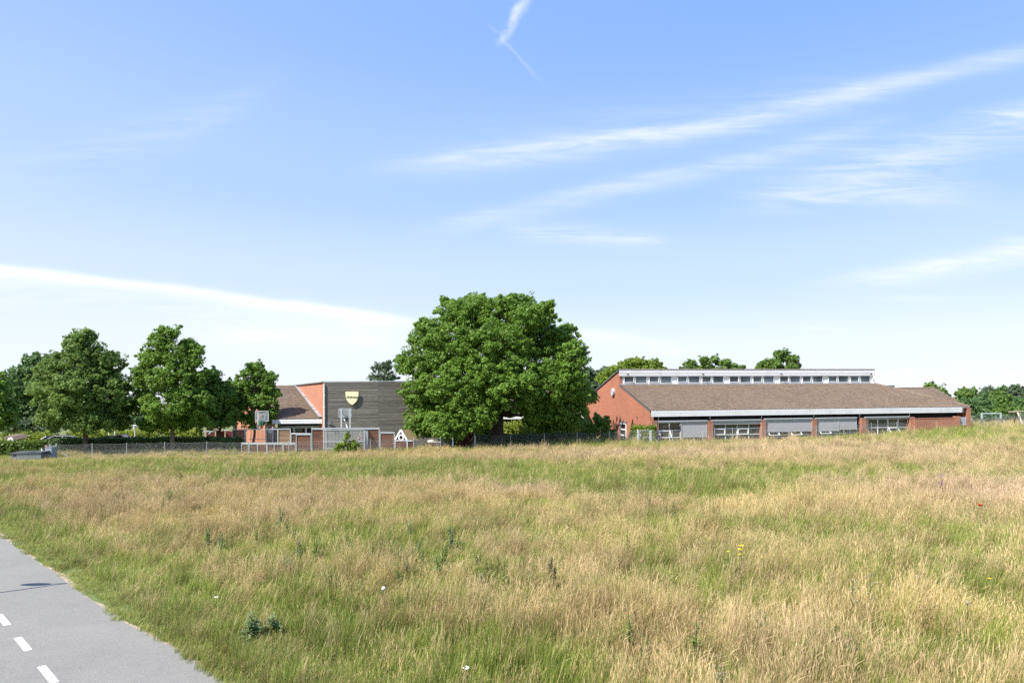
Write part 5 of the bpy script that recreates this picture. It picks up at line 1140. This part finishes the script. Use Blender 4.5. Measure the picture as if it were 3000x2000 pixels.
mb.prism([W(10, 1279, Y), W(37, 1278.5, Y), W(51, 1287, Y), W(47, 1290, Y), W(30, 1285, Y), W(20, 1289, Y)], (0, 1.6, .2)); mb.build('roof', M_tile, HUT)
mb = MB(); p = Vector(W(33, 1300, Y)); mb.box((p.x, Y+.9, .62), (.8, 1.3, 1.3)); mb.build('wall', M_dred, HUT)
mb = MB(); c = Vector(W(31.5, 1289.3, Y-.05)); mb.tube([c+Vector((0, .04, 0)), c-Vector((0, .06, 0))], .27, 24); dl = mb.build('clock_face', M_white, HUT); mb = MB(); mb.bar(c+Vector((.02, -.075, .13)), c+Vector((.05, -.075, -.14)), .04, .02); mb.bar(c+Vector((.02, -.075, .02)), c+Vector((-.12, -.075, .05)), .02, .02); mb.build('hand', M_hand, dl)
def car(label, px, Y, yaw, body_m, light=True):
    x = XP(px, Y); g = 0; root = thing('parked_car', (x, Y, g), label, 'car', 'cars parked behind the hedge'); ca, sa_ = math.cos(yaw), math.sin(yaw)
    def T(p): return Vector((x+p[0]*ca-p[1]*sa_, Y+p[0]*sa_+p[1]*ca, g+p[2]))
    prof = [(-2.1, .32), (-2.15, .62), (-2.05, .88), (-1.15, .98), (1.55, 1.0), (2.05, .92), (2.15, .6), (2.1, .32)]
    cab = [(-1.25, .97), (-.55, 1.42), (.95, 1.46), (1.75, .99)]
    def sweep(pr, ws, mb):
        vs = []; n = len(pr)
        for k, w in enumerate(ws):
            for (a, b) in pr: vs.append(T((a, w[0], b if k in (1, 2) or len(ws) == 2 else b)))
        fs = [tuple(range(n-1, -1, -1)), tuple(range((len(ws)-1)*n, len(ws)*n))]
        for k in range(len(ws)-1):
            for i in range(n): fs.append((k*n+i, k*n+(i+1) % n, (k+1)*n+(i+1) % n, (k+1)*n+i))
        mb.poly(vs, fs, .5)
    mb = MB(); sweep(prof, [(-.87,), (.87,)], mb); bdy = mb.build('body', body_m, root)
    bv = bdy.modifiers.new('bevel', 'BEVEL'); bv.width = .07; bv.segments = 3
    mb = MB(); n = len(cab); vs = [T((a, (-.78 if b < 1.2 else -.62), b)) for a, b in cab]+[T((a, (.78 if b < 1.2 else .62), b)) for a, b in cab]; mb.poly(vs, [(3, 2, 1, 0), (4, 5, 6, 7)]+[(i, (i+1) % 4, 4+(i+1) % 4, 4+i) for i in range(4)], .5); gl = mb.build('windows', M_glass, root)
    mb = MB(); vs = [T((-.55, -.64, 1.43)), T((.95, -.64, 1.47)), T((.95, .64, 1.47)), T((-.55, .64, 1.43))]; mb.prism(vs, (0, 0, .04)); 
    for s in (-1, 1):
        for p, q in (((-1.25, .80*s, .97), (-.55, .64*s, 1.45)), ((.95, .64*s, 1.47), (1.75, .80*s, .99)), ((.2, .79*s, .97), (.2, .645*s, 1.46))): mb.bar(T(p), T(q), .07)
    rf = mb.build('roof', body_m, root); rf.modifiers.new('bevel', 'BEVEL').width = .03
    for a in (-1.35, 1.3):
        for s in (-1, 1):
            mb = MB(); mb.tube([T((a, s*.70, .31)), T((a, s*.9, .31))], .31, 18); wh = mb.build('wheel', M_hand, root); mb = MB(); mb.tube([T((a, s*.895, .31)), T((a, s*.912, .31))], .2, 14); mb.build('rim', M_galv, wh)
    for s in (-1, 1):
        mb = MB(); mb.box(T((-2.1, s*.65, .72)), (.12, .34, .14), (ca, sa_)); mb.build('headlight', M_white, root)
        mb = MB(); mb.box(T((2.1, s*.68, .78)), (.1, .3, .16), (ca, sa_)); mb.build('tail_light', M_poppy, root)
def carpaint(n, c):
    m, nt, b, o = newmat(n); b.inputs['Base Color'].default_value = c+(1,); b.inputs['Roughness'].default_value = .28; b.inputs['Coat Weight'].default_value = .8; p = pos(nt); nt.links.new(scalec(nt, c, (E(nt, noise(nt, p, 2, 3))-.5)*.15+1.0), b.inputs['Base Color']); return m
car('dark parked car, its roof just visible over the hedge by the pointed tree', 162, 66.5, .3, carpaint('black_car_paint', (.02, .022, .026)))
car('silver parked car with glinting roof and red tail light behind the hedge', 192, 65.8, PI+.5, carpaint('silver_car_paint', (.5, .5, .5)))
car('brownish parked car glimpsed low between the hedges beneath the pointed tree', 333, 66.3, .2, carpaint('brown_car_paint', (.25, .17, .13)))
def lamp(name, label, px, pyt, Y, r=.2, h2=None, group='white park lamps beyond the hedges', m_=None):
    x = XP(px, Y); zt = ZP(px, pyt, Y); root = thing(name, (x, Y, gz(x, Y)), label, 'lamp post', group); mb = MB(); mb.tube([(x, Y, -.1), (x, Y, zt-.45)], [.07, .045], 8); mb.build('pole', m_ or M_white, root)
    mb = MB(); mb.tube([(x, Y, zt-.48), (x, Y, zt-.12), (x, Y, zt-.02)], [.10, .17, .14], 14); mb.build('lamp_head', M_whitefl, root); mb = MB(); mb.tube([(x, Y, zt-.04), (x, Y, zt+.03)], [.24, .06], 14); mb.build('lamp_cap', m_ or M_white, root)
lamp('park_lamp', 'white park lamp in the gap between the pointed and the airy tree', 395, 1245, 72)
lamp('park_lamp', 'left one of two small white lamps under the pointed tree crown', 318, 1251, 74); lamp('park_lamp', 'right one of two small white lamps under the pointed tree crown', 336, 1246, 76)
lamp('park_lamp', 'slim white lamp post rising before the connecting wing behind the oak', 1600, 1158, 76, group=None)
SH = thing('open_shelter', W(640, 1290, 80), 'open shelter with pale timber beams and red back wall behind the hedge', 'shelter')
Y = 78; mb = MB()
mb.prism([W(607, 1252, Y), W(632, 1257, Y), W(655, 1261, Y), W(653, 1259.5, Y+3), W(648, 1254.5, Y+3), W(612, 1250, Y+3)], (0, 0, .10)); mb.bar(W(608, 1253.5, Y-.1), W(654, 1260.8, Y-.1), .12, .16); mb.build('roof', M_log, SH)
mb = MB(); a, b = Vector(W(606, 1255, Y+2.2)), Vector(W(690, 1262, Y+2.2)); mb.prism([(a.x, a.y, 0), (b.x, b.y, 0), (b.x, b.y, b.z-.1), (a.x, a.y, a.z)], (0, .1, 0)); mb.build('back_wall', M_dred, SH)
for px in (595, 603, 631.5, 659.5): mb = MB(); x = XP(px, Y); mb.bar((x, Y, 0), (x, Y, ZP(px, 1257 if px < 650 else 1262, Y)), .13); mb.build('post', M_log, SH)
mb = MB(); mb.bar(W(596, 1262.5, Y), W(631, 1262.5, Y), .12); mb.bar(W(612, 1271, Y), W(618, 1263, Y), .1); mb.bar(W(655, 1260, Y), W(668, 1259.5, Y), .12); mb.build('beam', M_bluegrey, SH)

# ================================================================ right: football goal, swing frame, stakes
FG = thing('football_goal', W(2902, 1250, 83), 'football goal with pale crossbar and half-dark posts behind the far fence', 'goal')
Y = 83; zc = ZP(2902, 1210.5, Y)
for px in (2876.5, 2932): 
    x = XP(px, Y); mb = MB(); mb.bar((x, Y, zc-.62), (x, Y, zc), .14); mb.build('post_top', M_bluegrey, FG); mb = MB(); mb.bar((x, Y, .2), (x, Y, zc-.62), .14); mb.bar((x, Y+1.4, .3), (x, Y+.05, zc-.9), .06); mb.build('post', M_galvd, FG)
mb = MB(); mb.bar((XP(2875, Y), Y, zc), (XP(2933.5, Y), Y, zc), .12); mb.build('crossbar', M_bluegrey, FG)
SW = thing('swing_frame', W(2985, 1250, 78), 'weathered log swing frame cut off by the right edge of the photo', 'swing frame')
Y = 78.5; mb = MB(); mb.tube([W(2955, 1207, Y), W(2985, 1205.5, Y), W(3060, 1202, Y+1)], [.09, .10, .10], 8); mb.build('crossbeam', M_log, SW)
mb = MB(); mb.tube([W(2981, 1207, Y), W(2996, 1243, Y-1.0)], [.09, .10], 8); mb.build('leg', plain('pale_log', (.5, .44, .38), .9, .2, 5, .1), SW); mb = MB(); mb.tube([W(2980, 1210, Y), W(2969, 1241, Y+1.0)], [.08, .09], 8); mb.build('leg', plain('red_brown_log', (.25, .12, .07), .9, .2, 5, .1), SW)
for px, pyt in ((2958.5, 1232), (2968, 1230)):
    Y = 77; x = XP(px, Y); mb = MB(); mb.bar((x, Y, gz(x, Y)-.1), (x, Y, ZP(px, pyt, Y)), .09); tag(mb.build('stake', plain('yellow_timber', (.6, .42, .1), .8, .15, 5, .1)), 'short yellow wooden stake left of the swing frame, '+('the lower one' if px < 2960 else 'the taller one beside its leg'), 'stake', 'yellow stakes by the swing frame')

# street lamp that stands beyond the left edge and throws its shadow on the path
SL = thing('street_lamp', (-14.12, 14.71, 0), 'grey street lamp with one curved arm beside the asphalt path', 'street lamp')
def lampset(H):
    B = Vector((-10.85, 16.6, 0)); k = H/math.tan(SUN_EL); sdx, sdy = sd.x/math.cos(SUN_EL), sd.y/math.cos(SUN_EL)
    base = Vector((B.x+k*sdx, B.y+k*sdy, 0)); SL.location = base; ORG[SL] = base.copy()
    mb = MB(); mb.tube([base, base+Vector((0, 0, H*.5)), base+Vector((0, 0, H))], [.06, .045, .035], 10); mb.build('pole', M_galv, SL)
    d = Vector((-.70, -.10, 0)); e = base+Vector((0, 0, H)); mb = MB(); mb.tube([e, e+d*.25+Vector((0, 0, .0)), e+d*.5], .025, 8); mb.build('arm', M_galv, SL)
    mb = MB(); c = e+d; mb.ball(c+Vector((0, 0, .02)), (.38, .13, .05), 18, 8); mb.build('lamp_head', M_galv, SL, smooth=True)
lampset(4.6)

# ================================================================ people
def skin_mesh(name, chains, m, parent, sub=1):
    """chains: list of [(x,y,z,r),...]; a chain starting with an int joins that vertex of the first chain list"""
    bm = bmesh.new(); lay = bm.verts.layers.skin.verify(); allv = []
    o = ORG[parent]
    for ch in chains:
        prev = None
        for it in ch:
            if isinstance(it, int): prev = allv[it]; continue
            v = bm.verts.new((it[0]-o.x, it[1]-o.y, it[2]-o.z)); r = it[3]; v[lay].radius = (r, r) if not isinstance(r, tuple) else r; v[lay].use_root = not allv; allv.append(v)
            if prev is not None: bm.edges.new((prev, v))
            prev = v
    me = bpy.data.meshes.new(name); bm.to_mesh(me); bm.free(); me.materials.append(m); me.polygons.foreach_set('use_smooth', np.ones(len(me.polygons), bool))
    ob = bpy.data.objects.new(name, me); COL.objects.link(ob); ob.parent = parent; ORG[ob] = o; sk = ob.modifiers.new('skin', 'SKIN'); sk.use_smooth_shade = True; sb = ob.modifiers.new('sub', 'SUBSURF'); sb.levels = sub; sb.render_levels = sub
    return ob
M_skin = plain('skin', (.55, .30, .20), .55, .06, 8, .03); M_hairb = plain('brown_hair', (.20, .075, .035), .7, .2, 20, .1); M_haird = plain('dark_hair', (.03, .022, .02), .6, .2, 20, .1); M_hairf = plain('fair_hair', (.33, .17, .09), .7, .2, 20, .1)
M_black = plain('black_cloth', (.015, .016, .02), .9, .2, 6, .05); M_navy = plain('navy_cloth', (.03, .04, .07), .9, .2, 6, .05); M_pinkc = plain('pink_cloth', (.6, .2, .2), .9, .1, 6, .05)
def person(label, x, y, g, H, face, pose, hair, top, legs_m, sleeve=.25, arms=None, sit=0.0, lean=0.0):
    """face: unit (x,y) the person looks along; arms: per side list of (forward, side, up) for elbow, wrist, relative to shoulder in units of H"""
    root = thing('person', (x, y, g), label, 'person'); f = Vector((face[0], face[1], 0)).normalized(); s = Vector((-f.y, f.x, 0)); U = Vector((0, 0, 1)); o = Vector((x, y, g-sit*H))
    def P(a, b, c, r): v = o+(f*(a+lean*max(0, c-.5))+s*b+U*c)*H; return (v.x, v.y, v.z, r*H)
    body = [[P(0, 0, .53, .075), P(.0, 0, .60, .068), P(.005, 0, .70, .075), P(0, 0, .79, .07), P(0, 0, .845, .032), P(.01, 0, .885, .042), P(.015, 0, .935, .055), P(.005, 0, .975, .038)]]
    leg = []; arm = []; idx = 8
    for i, sg in enumerate((-1, 1)):
        if sit: L = [P(.02, .05*sg, .50, .05), P(.22, .07*sg, .52, .045), P(.24, .07*sg, .28, .03), P(.25, .07*sg, .27, .02)]
        else: L = [P(0, .05*sg, .49, .052), P(.01+.03*sg, .055*sg, .28, .036), P(-.01+.04*sg, .06*sg, .045, .022), P(.06+.04*sg, .065*sg, .02, .018)]
        leg.append([0]+L); idx += 4
    hands = []
    for i, sg in enumerate((-1, 1)):
        e, w = arms[i] if arms else ((.02, .03, -.17), (.08, .02, -.32)); S = (0, .10*sg, .80)
        A = [P(S[0], S[1], S[2], .033), P(S[0]+e[0], S[1]+e[1]*sg, S[2]+e[2], .024), P(S[0]+w[0], S[1]+w[1]*sg, S[2]+w[2], .016)]
        arm.append([3]+A); hands.append((Vector(A[2][:3]), (Vector(A[2][:3])-Vector(A[1][:3])).normalized()))
    chains = body+leg+arm
    base = 8+8; n0 = 8+8+6; wr = [8+8+2, 8+8+5]
    for i, (h, d) in enumerate(hands):
        side = d.cross(s).normalized() if abs(d.dot(s)) < .9 else d.cross(U).normalized(); lat = d.cross(side).normalized(); sg = (-1, 1)[i]
        pm = h+d*.042*H; chains.append([wr[i], (pm.x, pm.y, pm.z, .017*H)]); pi = n0; n0 += 1
        for k, (off, ln) in enumerate(((-.016, .036), (-.0055, .042), (.0055, .040), (.016, .032))):
            a = pm+lat*off*H+d*.012*H; b = a+d*ln*.5*H+side*.004*H; c = a+d*ln*H+side*.014*H; chains.append([pi, (a.x, a.y, a.z, .0055*H), (b.x, b.y, b.z, .005*H), (c.x, c.y, c.z, .004*H)]); n0 += 3
        a = h+d*.02*H-lat*.014*H*sg; b = a-lat*.016*H*sg+d*.018*H; c = b+d*.016*H; chains.append([pi, (a.x, a.y, a.z, .0065*H), (b.x, b.y, b.z, .0055*H), (c.x, c.y, c.z, .0045*H)]); n0 += 3
    bd = skin_mesh('body', chains, M_skin, root)
    hd = Vector(body[0][6][:3]); mb = MB()
    for sg in (-1, 1): e = hd+f*.052*H+s*sg*.018*H+U*.0; mb.ball(e, .006*H, 8, 5)
    mb.build('eyes', M_hand, root, smooth=True); mb = MB(); n = hd+f*.058*H-U*.014*H; mb.ball(n, (.008*H, .008*H, .011*H), 8, 5); mb.ball(hd+f*.052*H-U*.034*H, (.012*H, .012*H, .004*H), 8, 4)
    for sg in (-1, 1): mb.ball(hd+s*sg*.054*H-U*.008*H, (.007*H, .007*H, .014*H), 8, 5)
    mb.build('face', M_skin, root, smooth=True)
    mb = MB(); mb.ball(hd-f*.014*H+U*.017*H, (.062*H, .062*H, .060*H), 16, 10)
    if pose == 'long': mb.tube([hd-f*.045*H, hd-f*.06*H-U*.07*H, hd-f*.05*H-U*.13*H], [.05*H, .045*H, .02*H], 10)
    mb.build('hair', hair, root, smooth=True)
    tc = [[P(0, 0, .50, .082), P(0, 0, .60, .077), P(.005, 0, .70, .084), P(0, 0, .79, .080), P(0, 0, .825, .045)]]
    for i, sg in enumerate((-1, 1)):
        e, w = arms[i] if arms else ((.02, .03, -.17), (.08, .02, -.32)); S = (0, .10*sg, .80); k = sleeve; tc.append([3, P(S[0], S[1], S[2], .041), P(S[0]+e[0]*min(1, k*2), S[1]+e[1]*sg*min(1, k*2), S[2]+e[2]*min(1, k*2), .034)]+([P(S[0]+e[0]+(w[0]-e[0])*.9, S[1]+(e[1]+(w[1]-e[1])*.9)*sg, S[2]+e[2]+(w[2]-e[2])*.9, .024)] if k > .6 else []))
    skin_mesh('top', tc, top, root); lc = [[P(0, 0, .545, .082)]]
    for i, sg in enumerate((-1, 1)):
        q = leg[i][1:]; lc.append([0]+[(a[0], a[1], a[2], a[3]*1.25) for a in q[:3]])
    skin_mesh('trousers', lc, legs_m, root)
    return root
person('person with reddish hair and black top standing behind the cage goal', XP(1056, 61.6), 61.6, 0, 1.66, (-.8, -.6), 'long', M_hairf, M_black, M_black, .3, [((.06, .03, -.15), (.20, .0, -.17)), ((.03, .05, -.16), (.16, .03, -.24))])
mb = MB(); p = Vector(W(1050.5, 1283, 61.2)); mb.box(p, (.22, .12, .20)); q = mb.build('bundle', M_pinkc); q.modifiers.new('b', 'BEVEL').width = .05; tag(q, 'small pink and red bundle held by the person behind the cage goal', 'bundle')
person('person in dark clothes crouching behind the brick counter with bare forearms', XP(1273, 62.1), 62.1, 0, 1.7, (-.5, -.86), 'short', M_haird, M_navy, M_navy, .3, [((.12, .03, -.12), (.26, -.02, -.10)), ((.12, .04, -.12), (.24, .0, -.02))], sit=.22, lean=.25)
person('person with brown hair and black clothes in the shade by the bent pale post', XP(1380.5, 62.6), 62.6, 0, 1.60, (-.85, -.5), 'long', M_hairb, M_black, M_black, .25, [((.07, .03, -.15), (.17, .02, -.20)), ((.02, .05, -.17), (.13, .03, -.27))])

# ================================================================ wild flowers and weeds
def gpt(px, py, h=.35):     # point whose height h above the ground is seen at that pixel
    Y = 30.0
    for _ in range(12):
        x = XP(px, Y, py); g = gz(x, Y)+h; dy = (py-HZ)+ROLL*(px-1500); Y = (CAMH-g)*F/dy
    return Vector((XP(px, Y, py), Y, CAMH-dy/F*Y)), gz(XP(px, Y, py), Y)
def weed(name, label, cat, px, py, h, group=None, flower=None, kind='leafy', lm=None, seed=1, spread=.18, nst=3, leafn=26, ls=.06):
    rg = random.Random(seed); top, g = gpt(px, py, h); x, y = top.x, top.y; root = thing(name, (x, y, g), label, cat, group); st = MB(); V = []; T = []; heads = []
    for i in range(nst):
        a = rg.random()*2*PI; r = spread*(0 if i == 0 else .4+.6*rg.random()); hh = h*(1 if i == 0 else .65+.3*rg.random()); tp = Vector((x+r*math.cos(a), y+r*math.sin(a)*.7, g+hh)); b0 = Vector((x+r*.25*math.cos(a), y, g-.03)); md = b0.lerp(tp, .5)+Vector((rg.uniform(-.02, .02), 0, 0))
        st.tube([b0, md, tp], [.008, .006, .004], 5); heads.append(tp)
        for k in range(leafn):
            t = .12+.85*rg.random(); p = b0.lerp(tp, t); th = rg.random()*2*PI; d = Vector((math.cos(th), math.sin(th), .25+.4*rg.random())).normalized(); w = d.cross(Vector((0, 0, 1))).normalized(); L = ls*(1.35-t)*(.6+.8*rg.random()); V += [p, p+d*L*.5+w*L*.22, p+d*L-Vector((0, 0, L*.25)), p+d*L*.5-w*L*.22]; T.append(rg.random())
        if kind == 'branch':
            for k in range(5):
                t = .55+.4*k/5; p = b0.lerp(tp, t); th = rg.random()*2*PI; q = p+Vector((math.cos(th)*.09, math.sin(th)*.09, .10)); st.tube([p, q], .003, 4); heads.append(q)
    st.build('stem', M_stem, root); V = np.array([tuple(v) for v in V]); mesh_obj('leaves', V, np.arange(len(V)).reshape(-1, 4), T, lm or M_weedleaf, root, uv=False)
    if flower:
        fm, kind_, fr = flower
        for hp_ in heads[:8 if kind == 'branch' else nst]:
            mb = MB()
            if kind_ == 'umbel':
                for k in range(16): a = rg.random()*2*PI; r = fr*math.sqrt(rg.random()); mb.ball(hp_+Vector((r*math.cos(a), r*math.sin(a), rg.random()*.012)), (fr*.22, fr*.22, fr*.14), 6, 4)
            elif kind_ == 'ball': mb.ball(hp_, fr, 12, 8)
            elif kind_ == 'cup':
                for k in range(5):
                    a = 2*PI*k/5; d = Vector((math.cos(a), math.sin(a), 0)); w = Vector((-d.y, d.x, 0)); q = hp_; mb.face([q, q+d*fr*.6+w*fr*.6+Vector((0, 0, fr*.5)), q+d*fr*.9+Vector((0, 0, fr*1.1)), q+d*fr*.6-w*fr*.6+Vector((0, 0, fr*.5))])
                    mb.face([q-Vector((0, 0, .003)), q+d*fr*.6-w*fr*.6+Vector((0, 0, fr*.47)), q+d*fr*.92+Vector((0, 0, fr*1.05)), q+d*fr*.6+w*fr*.6+Vector((0, 0, fr*.47))])
            elif kind_ == 'spike':
                for k in range(16): mb.ball(hp_+Vector((rg.uniform(-.03, .03), rg.uniform(-.03, .03), -.02-k*.014)), (.018, .018, .012), 6, 4)
            else: mb.ball(hp_, (fr, fr, fr*1.3), 8, 6)
            mb.build('flower', fm, root)
    return root
M_thead = plain('thistle_head', (.30, .26, .20), .8, .2, 20, .3)
M_clock = plain('dandelion_down', (.62, .60, .55), .9, .1, 30, .1)
weed('thistle', 'left one of two tall branching thistles, with a violet-tipped top', 'thistle', 2498, 1697, 1.0, 'tall thistles on the right', (M_thead, 'head', .017), 'branch', M_bluegreen, 3, .05, 1, 46, .10)
weed('thistle', 'right one of two tall branching thistles, with a dark reddish stem', 'thistle', 2550, 1683, 1.08, 'tall thistles on the right', (M_thead, 'head', .014), 'branch', M_bluegreen, 4, .05, 1, 50, .10)
weed('ragwort', 'tallest yellow-flowered ragwort in the right half of the meadow', 'wildflower', 2171, 1597, .85, 'yellow ragwort plants', (M_yellow, 'umbel', .075), 'leafy', M_weedleaf, 5, .07, 2, 30, .08)
weed('ragwort', 'yellow ragwort just left of the tallest one', 'wildflower', 2133, 1615, .78, 'yellow ragwort plants', (M_yellow, 'umbel', .045), 'leafy', M_weedleaf, 6, .05, 1, 34, .08)
weed('ragwort', 'small yellow ragwort directly below the tallest one', 'wildflower', 2168, 1623, .76, 'yellow ragwort plants', (M_yellow, 'umbel', .04), 'leafy', M_weedleaf, 7, .05, 1, 30, .08)
weed('ragwort', 'thin ragwort with a few yellow buds right of the tallest one', 'wildflower', 2235, 1632, .78, 'yellow ragwort plants', (M_yellow, 'umbel', .025), 'leafy', M_bluegreen, 8, .04, 1, 34, .07)
weed('poppy', 'single red poppy in the pinkish dry grass on the right', 'wildflower', 2871, 1482, .85, None, (M_poppy, 'cup', .075), 'leafy', M_weedleaf, 9, .02, 1, 8, .05)
weed('willowherb', 'violet flower spike at the far edge of the pink grass', 'wildflower', 2757, 1384, 1.1, None, (M_violet, 'spike', .04), 'leafy', M_weedleaf, 10, .12, 3, 14, .07)
weed('dandelion', 'round white seed head standing in the middle of the lower left meadow', 'wildflower', 1124, 1723, .62, None, (M_clock, 'ball', .045), 'leafy', M_weedleaf, 11, .02, 1, 3, .04)
weed('yarrow', 'flat white flower cluster near the bottom centre of the meadow', 'wildflower', 1367, 1955, .6, 'white flat-topped flowers', (M_whitefl, 'umbel', .05), 'leafy', M_weedleaf, 12, .02, 1, 10, .05)
weed('yarrow', 'small white flower cluster in the green verge near the path', 'wildflower', 633, 1749, .38, 'white flat-topped flowers', (M_whitefl, 'umbel', .045), 'leafy', M_weedleaf, 13, .02, 1, 10, .05)
weed('seed_head', 'pale brown round seed head right of the two tall thistles', 'wildflower', 2690, 1687, .8, None, (M_thead, 'umbel', .05), 'leafy', M_weedleaf, 14, .02, 1, 4, .05)
weed('dandelion', 'single yellow bloom in the green grass at the far lower right', 'wildflower', 2899, 1694, .7, None, (M_yellow, 'umbel', .035), 'leafy', M_weedleaf, 15, .02, 1, 4, .05)
weed('seed_head', 'greyish seed head low in the right part of the meadow', 'wildflower', 2834, 1764, .75, None, (M_thead, 'ball', .035), 'leafy', M_weedleaf, 16, .02, 1, 4, .05)
weed('mullein', 'broad-leaved blue-green rosette in the grass right of the path', 'plant', 735, 1790, .6, None, None, 'leafy', M_bluegreen, 17, .12, 5, 40, .20)
weed('mullein', 'low broad-leaved plant beside the blue-green rosette', 'plant', 800, 1795, .45, None, None, 'leafy', M_bluegreen, 18, .14, 4, 20, .22)
weed('bushy_weed', 'dark green bushy weed in the middle right of the meadow', 'weed', 1837, 1545, .9, 'dark green weeds in the dry grass', None, 'leafy', M_weedleaf, 19, .12, 5, 46, .09)
weed('bushy_weed', 'dark leafy weed with brown tips in the centre of the meadow', 'weed', 1615, 1632, .85, 'dark green weeds in the dry grass', (M_stem, 'spike', .02), 'leafy', M_weedleaf, 20, .16, 4, 40, .09)
weed('bushy_weed', 'grey-green leafy weed at the bottom right below the thistles', 'weed', 2110, 1950, .7, 'dark green weeds in the dry grass', (M_thead, 'head', .018), 'branch', M_bluegreen, 21, .1, 3, 44, .10)
weed('dock', 'dark rusty dock spike left of centre near the dark grass band', 'weed', 795, 1372, .75, 'dock spikes', (plain('rust_seed', (.2, .09, .04), .9, .2, 9, .2), 'spike', .03), 'leafy', M_weedleaf, 22, .04, 2, 12, .08)
weed('dock', 'dark seed spike standing in the field beyond the airy tree fence post', 'weed', 528, 1380, .7, 'dock spikes', (MATS['rust_seed'], 'spike', .03), 'leafy', M_weedleaf, 23, .12, 3, 22, .08)
# clumps of creeping thistle: every stem clump is a thing of its own
rgw = random.Random(77); pts = []
for cx, cy, rx, ry, n in ((830, 1560, 230, 60, 30), (1180, 1590, 220, 70, 26), (480, 1440, 170, 26, 20), (1420, 1640, 200, 60, 12), (270, 1372, 30, 6, 3), (1900, 1480, 600, 60, 8), (2200, 1850, 500, 90, 8)):
    for _ in range(n): pts.append((cx+rgw.gauss(0, .5)*rx, cy+rgw.gauss(0, .5)*ry))
protos = []
for i in range(4):
    protos.append(None)
for i, (px, py) in enumerate(pts):
    k = i % 4; gl = py < 1480 and px < 700 and i % 2
    lab = 'upright dark green field thistle among others in the dry grass'
    if protos[k] is None:
        protos[k] = weed('field_thistle', lab, 'weed', px, py, .72, 'field thistles scattered through the dry grass', None, 'leafy', M_bluegreen if k == 1 else M_weedleaf, 100+k, .13, 3, 40, .13); continue
    top, g = gpt(px, py, .6); src = protos[k]; c = src.copy(); COL.objects.link(c); c.location = (top.x, top.y, g); c.rotation_euler = (0, 0, rgw.random()*6.28); sc_f = rgw.uniform(.65, 1.15); c.scale = (sc_f,)*3
    for ch in list(src.children): d = ch.copy(); COL.objects.link(d); d.parent = c
bpy.context.view_layer.update()
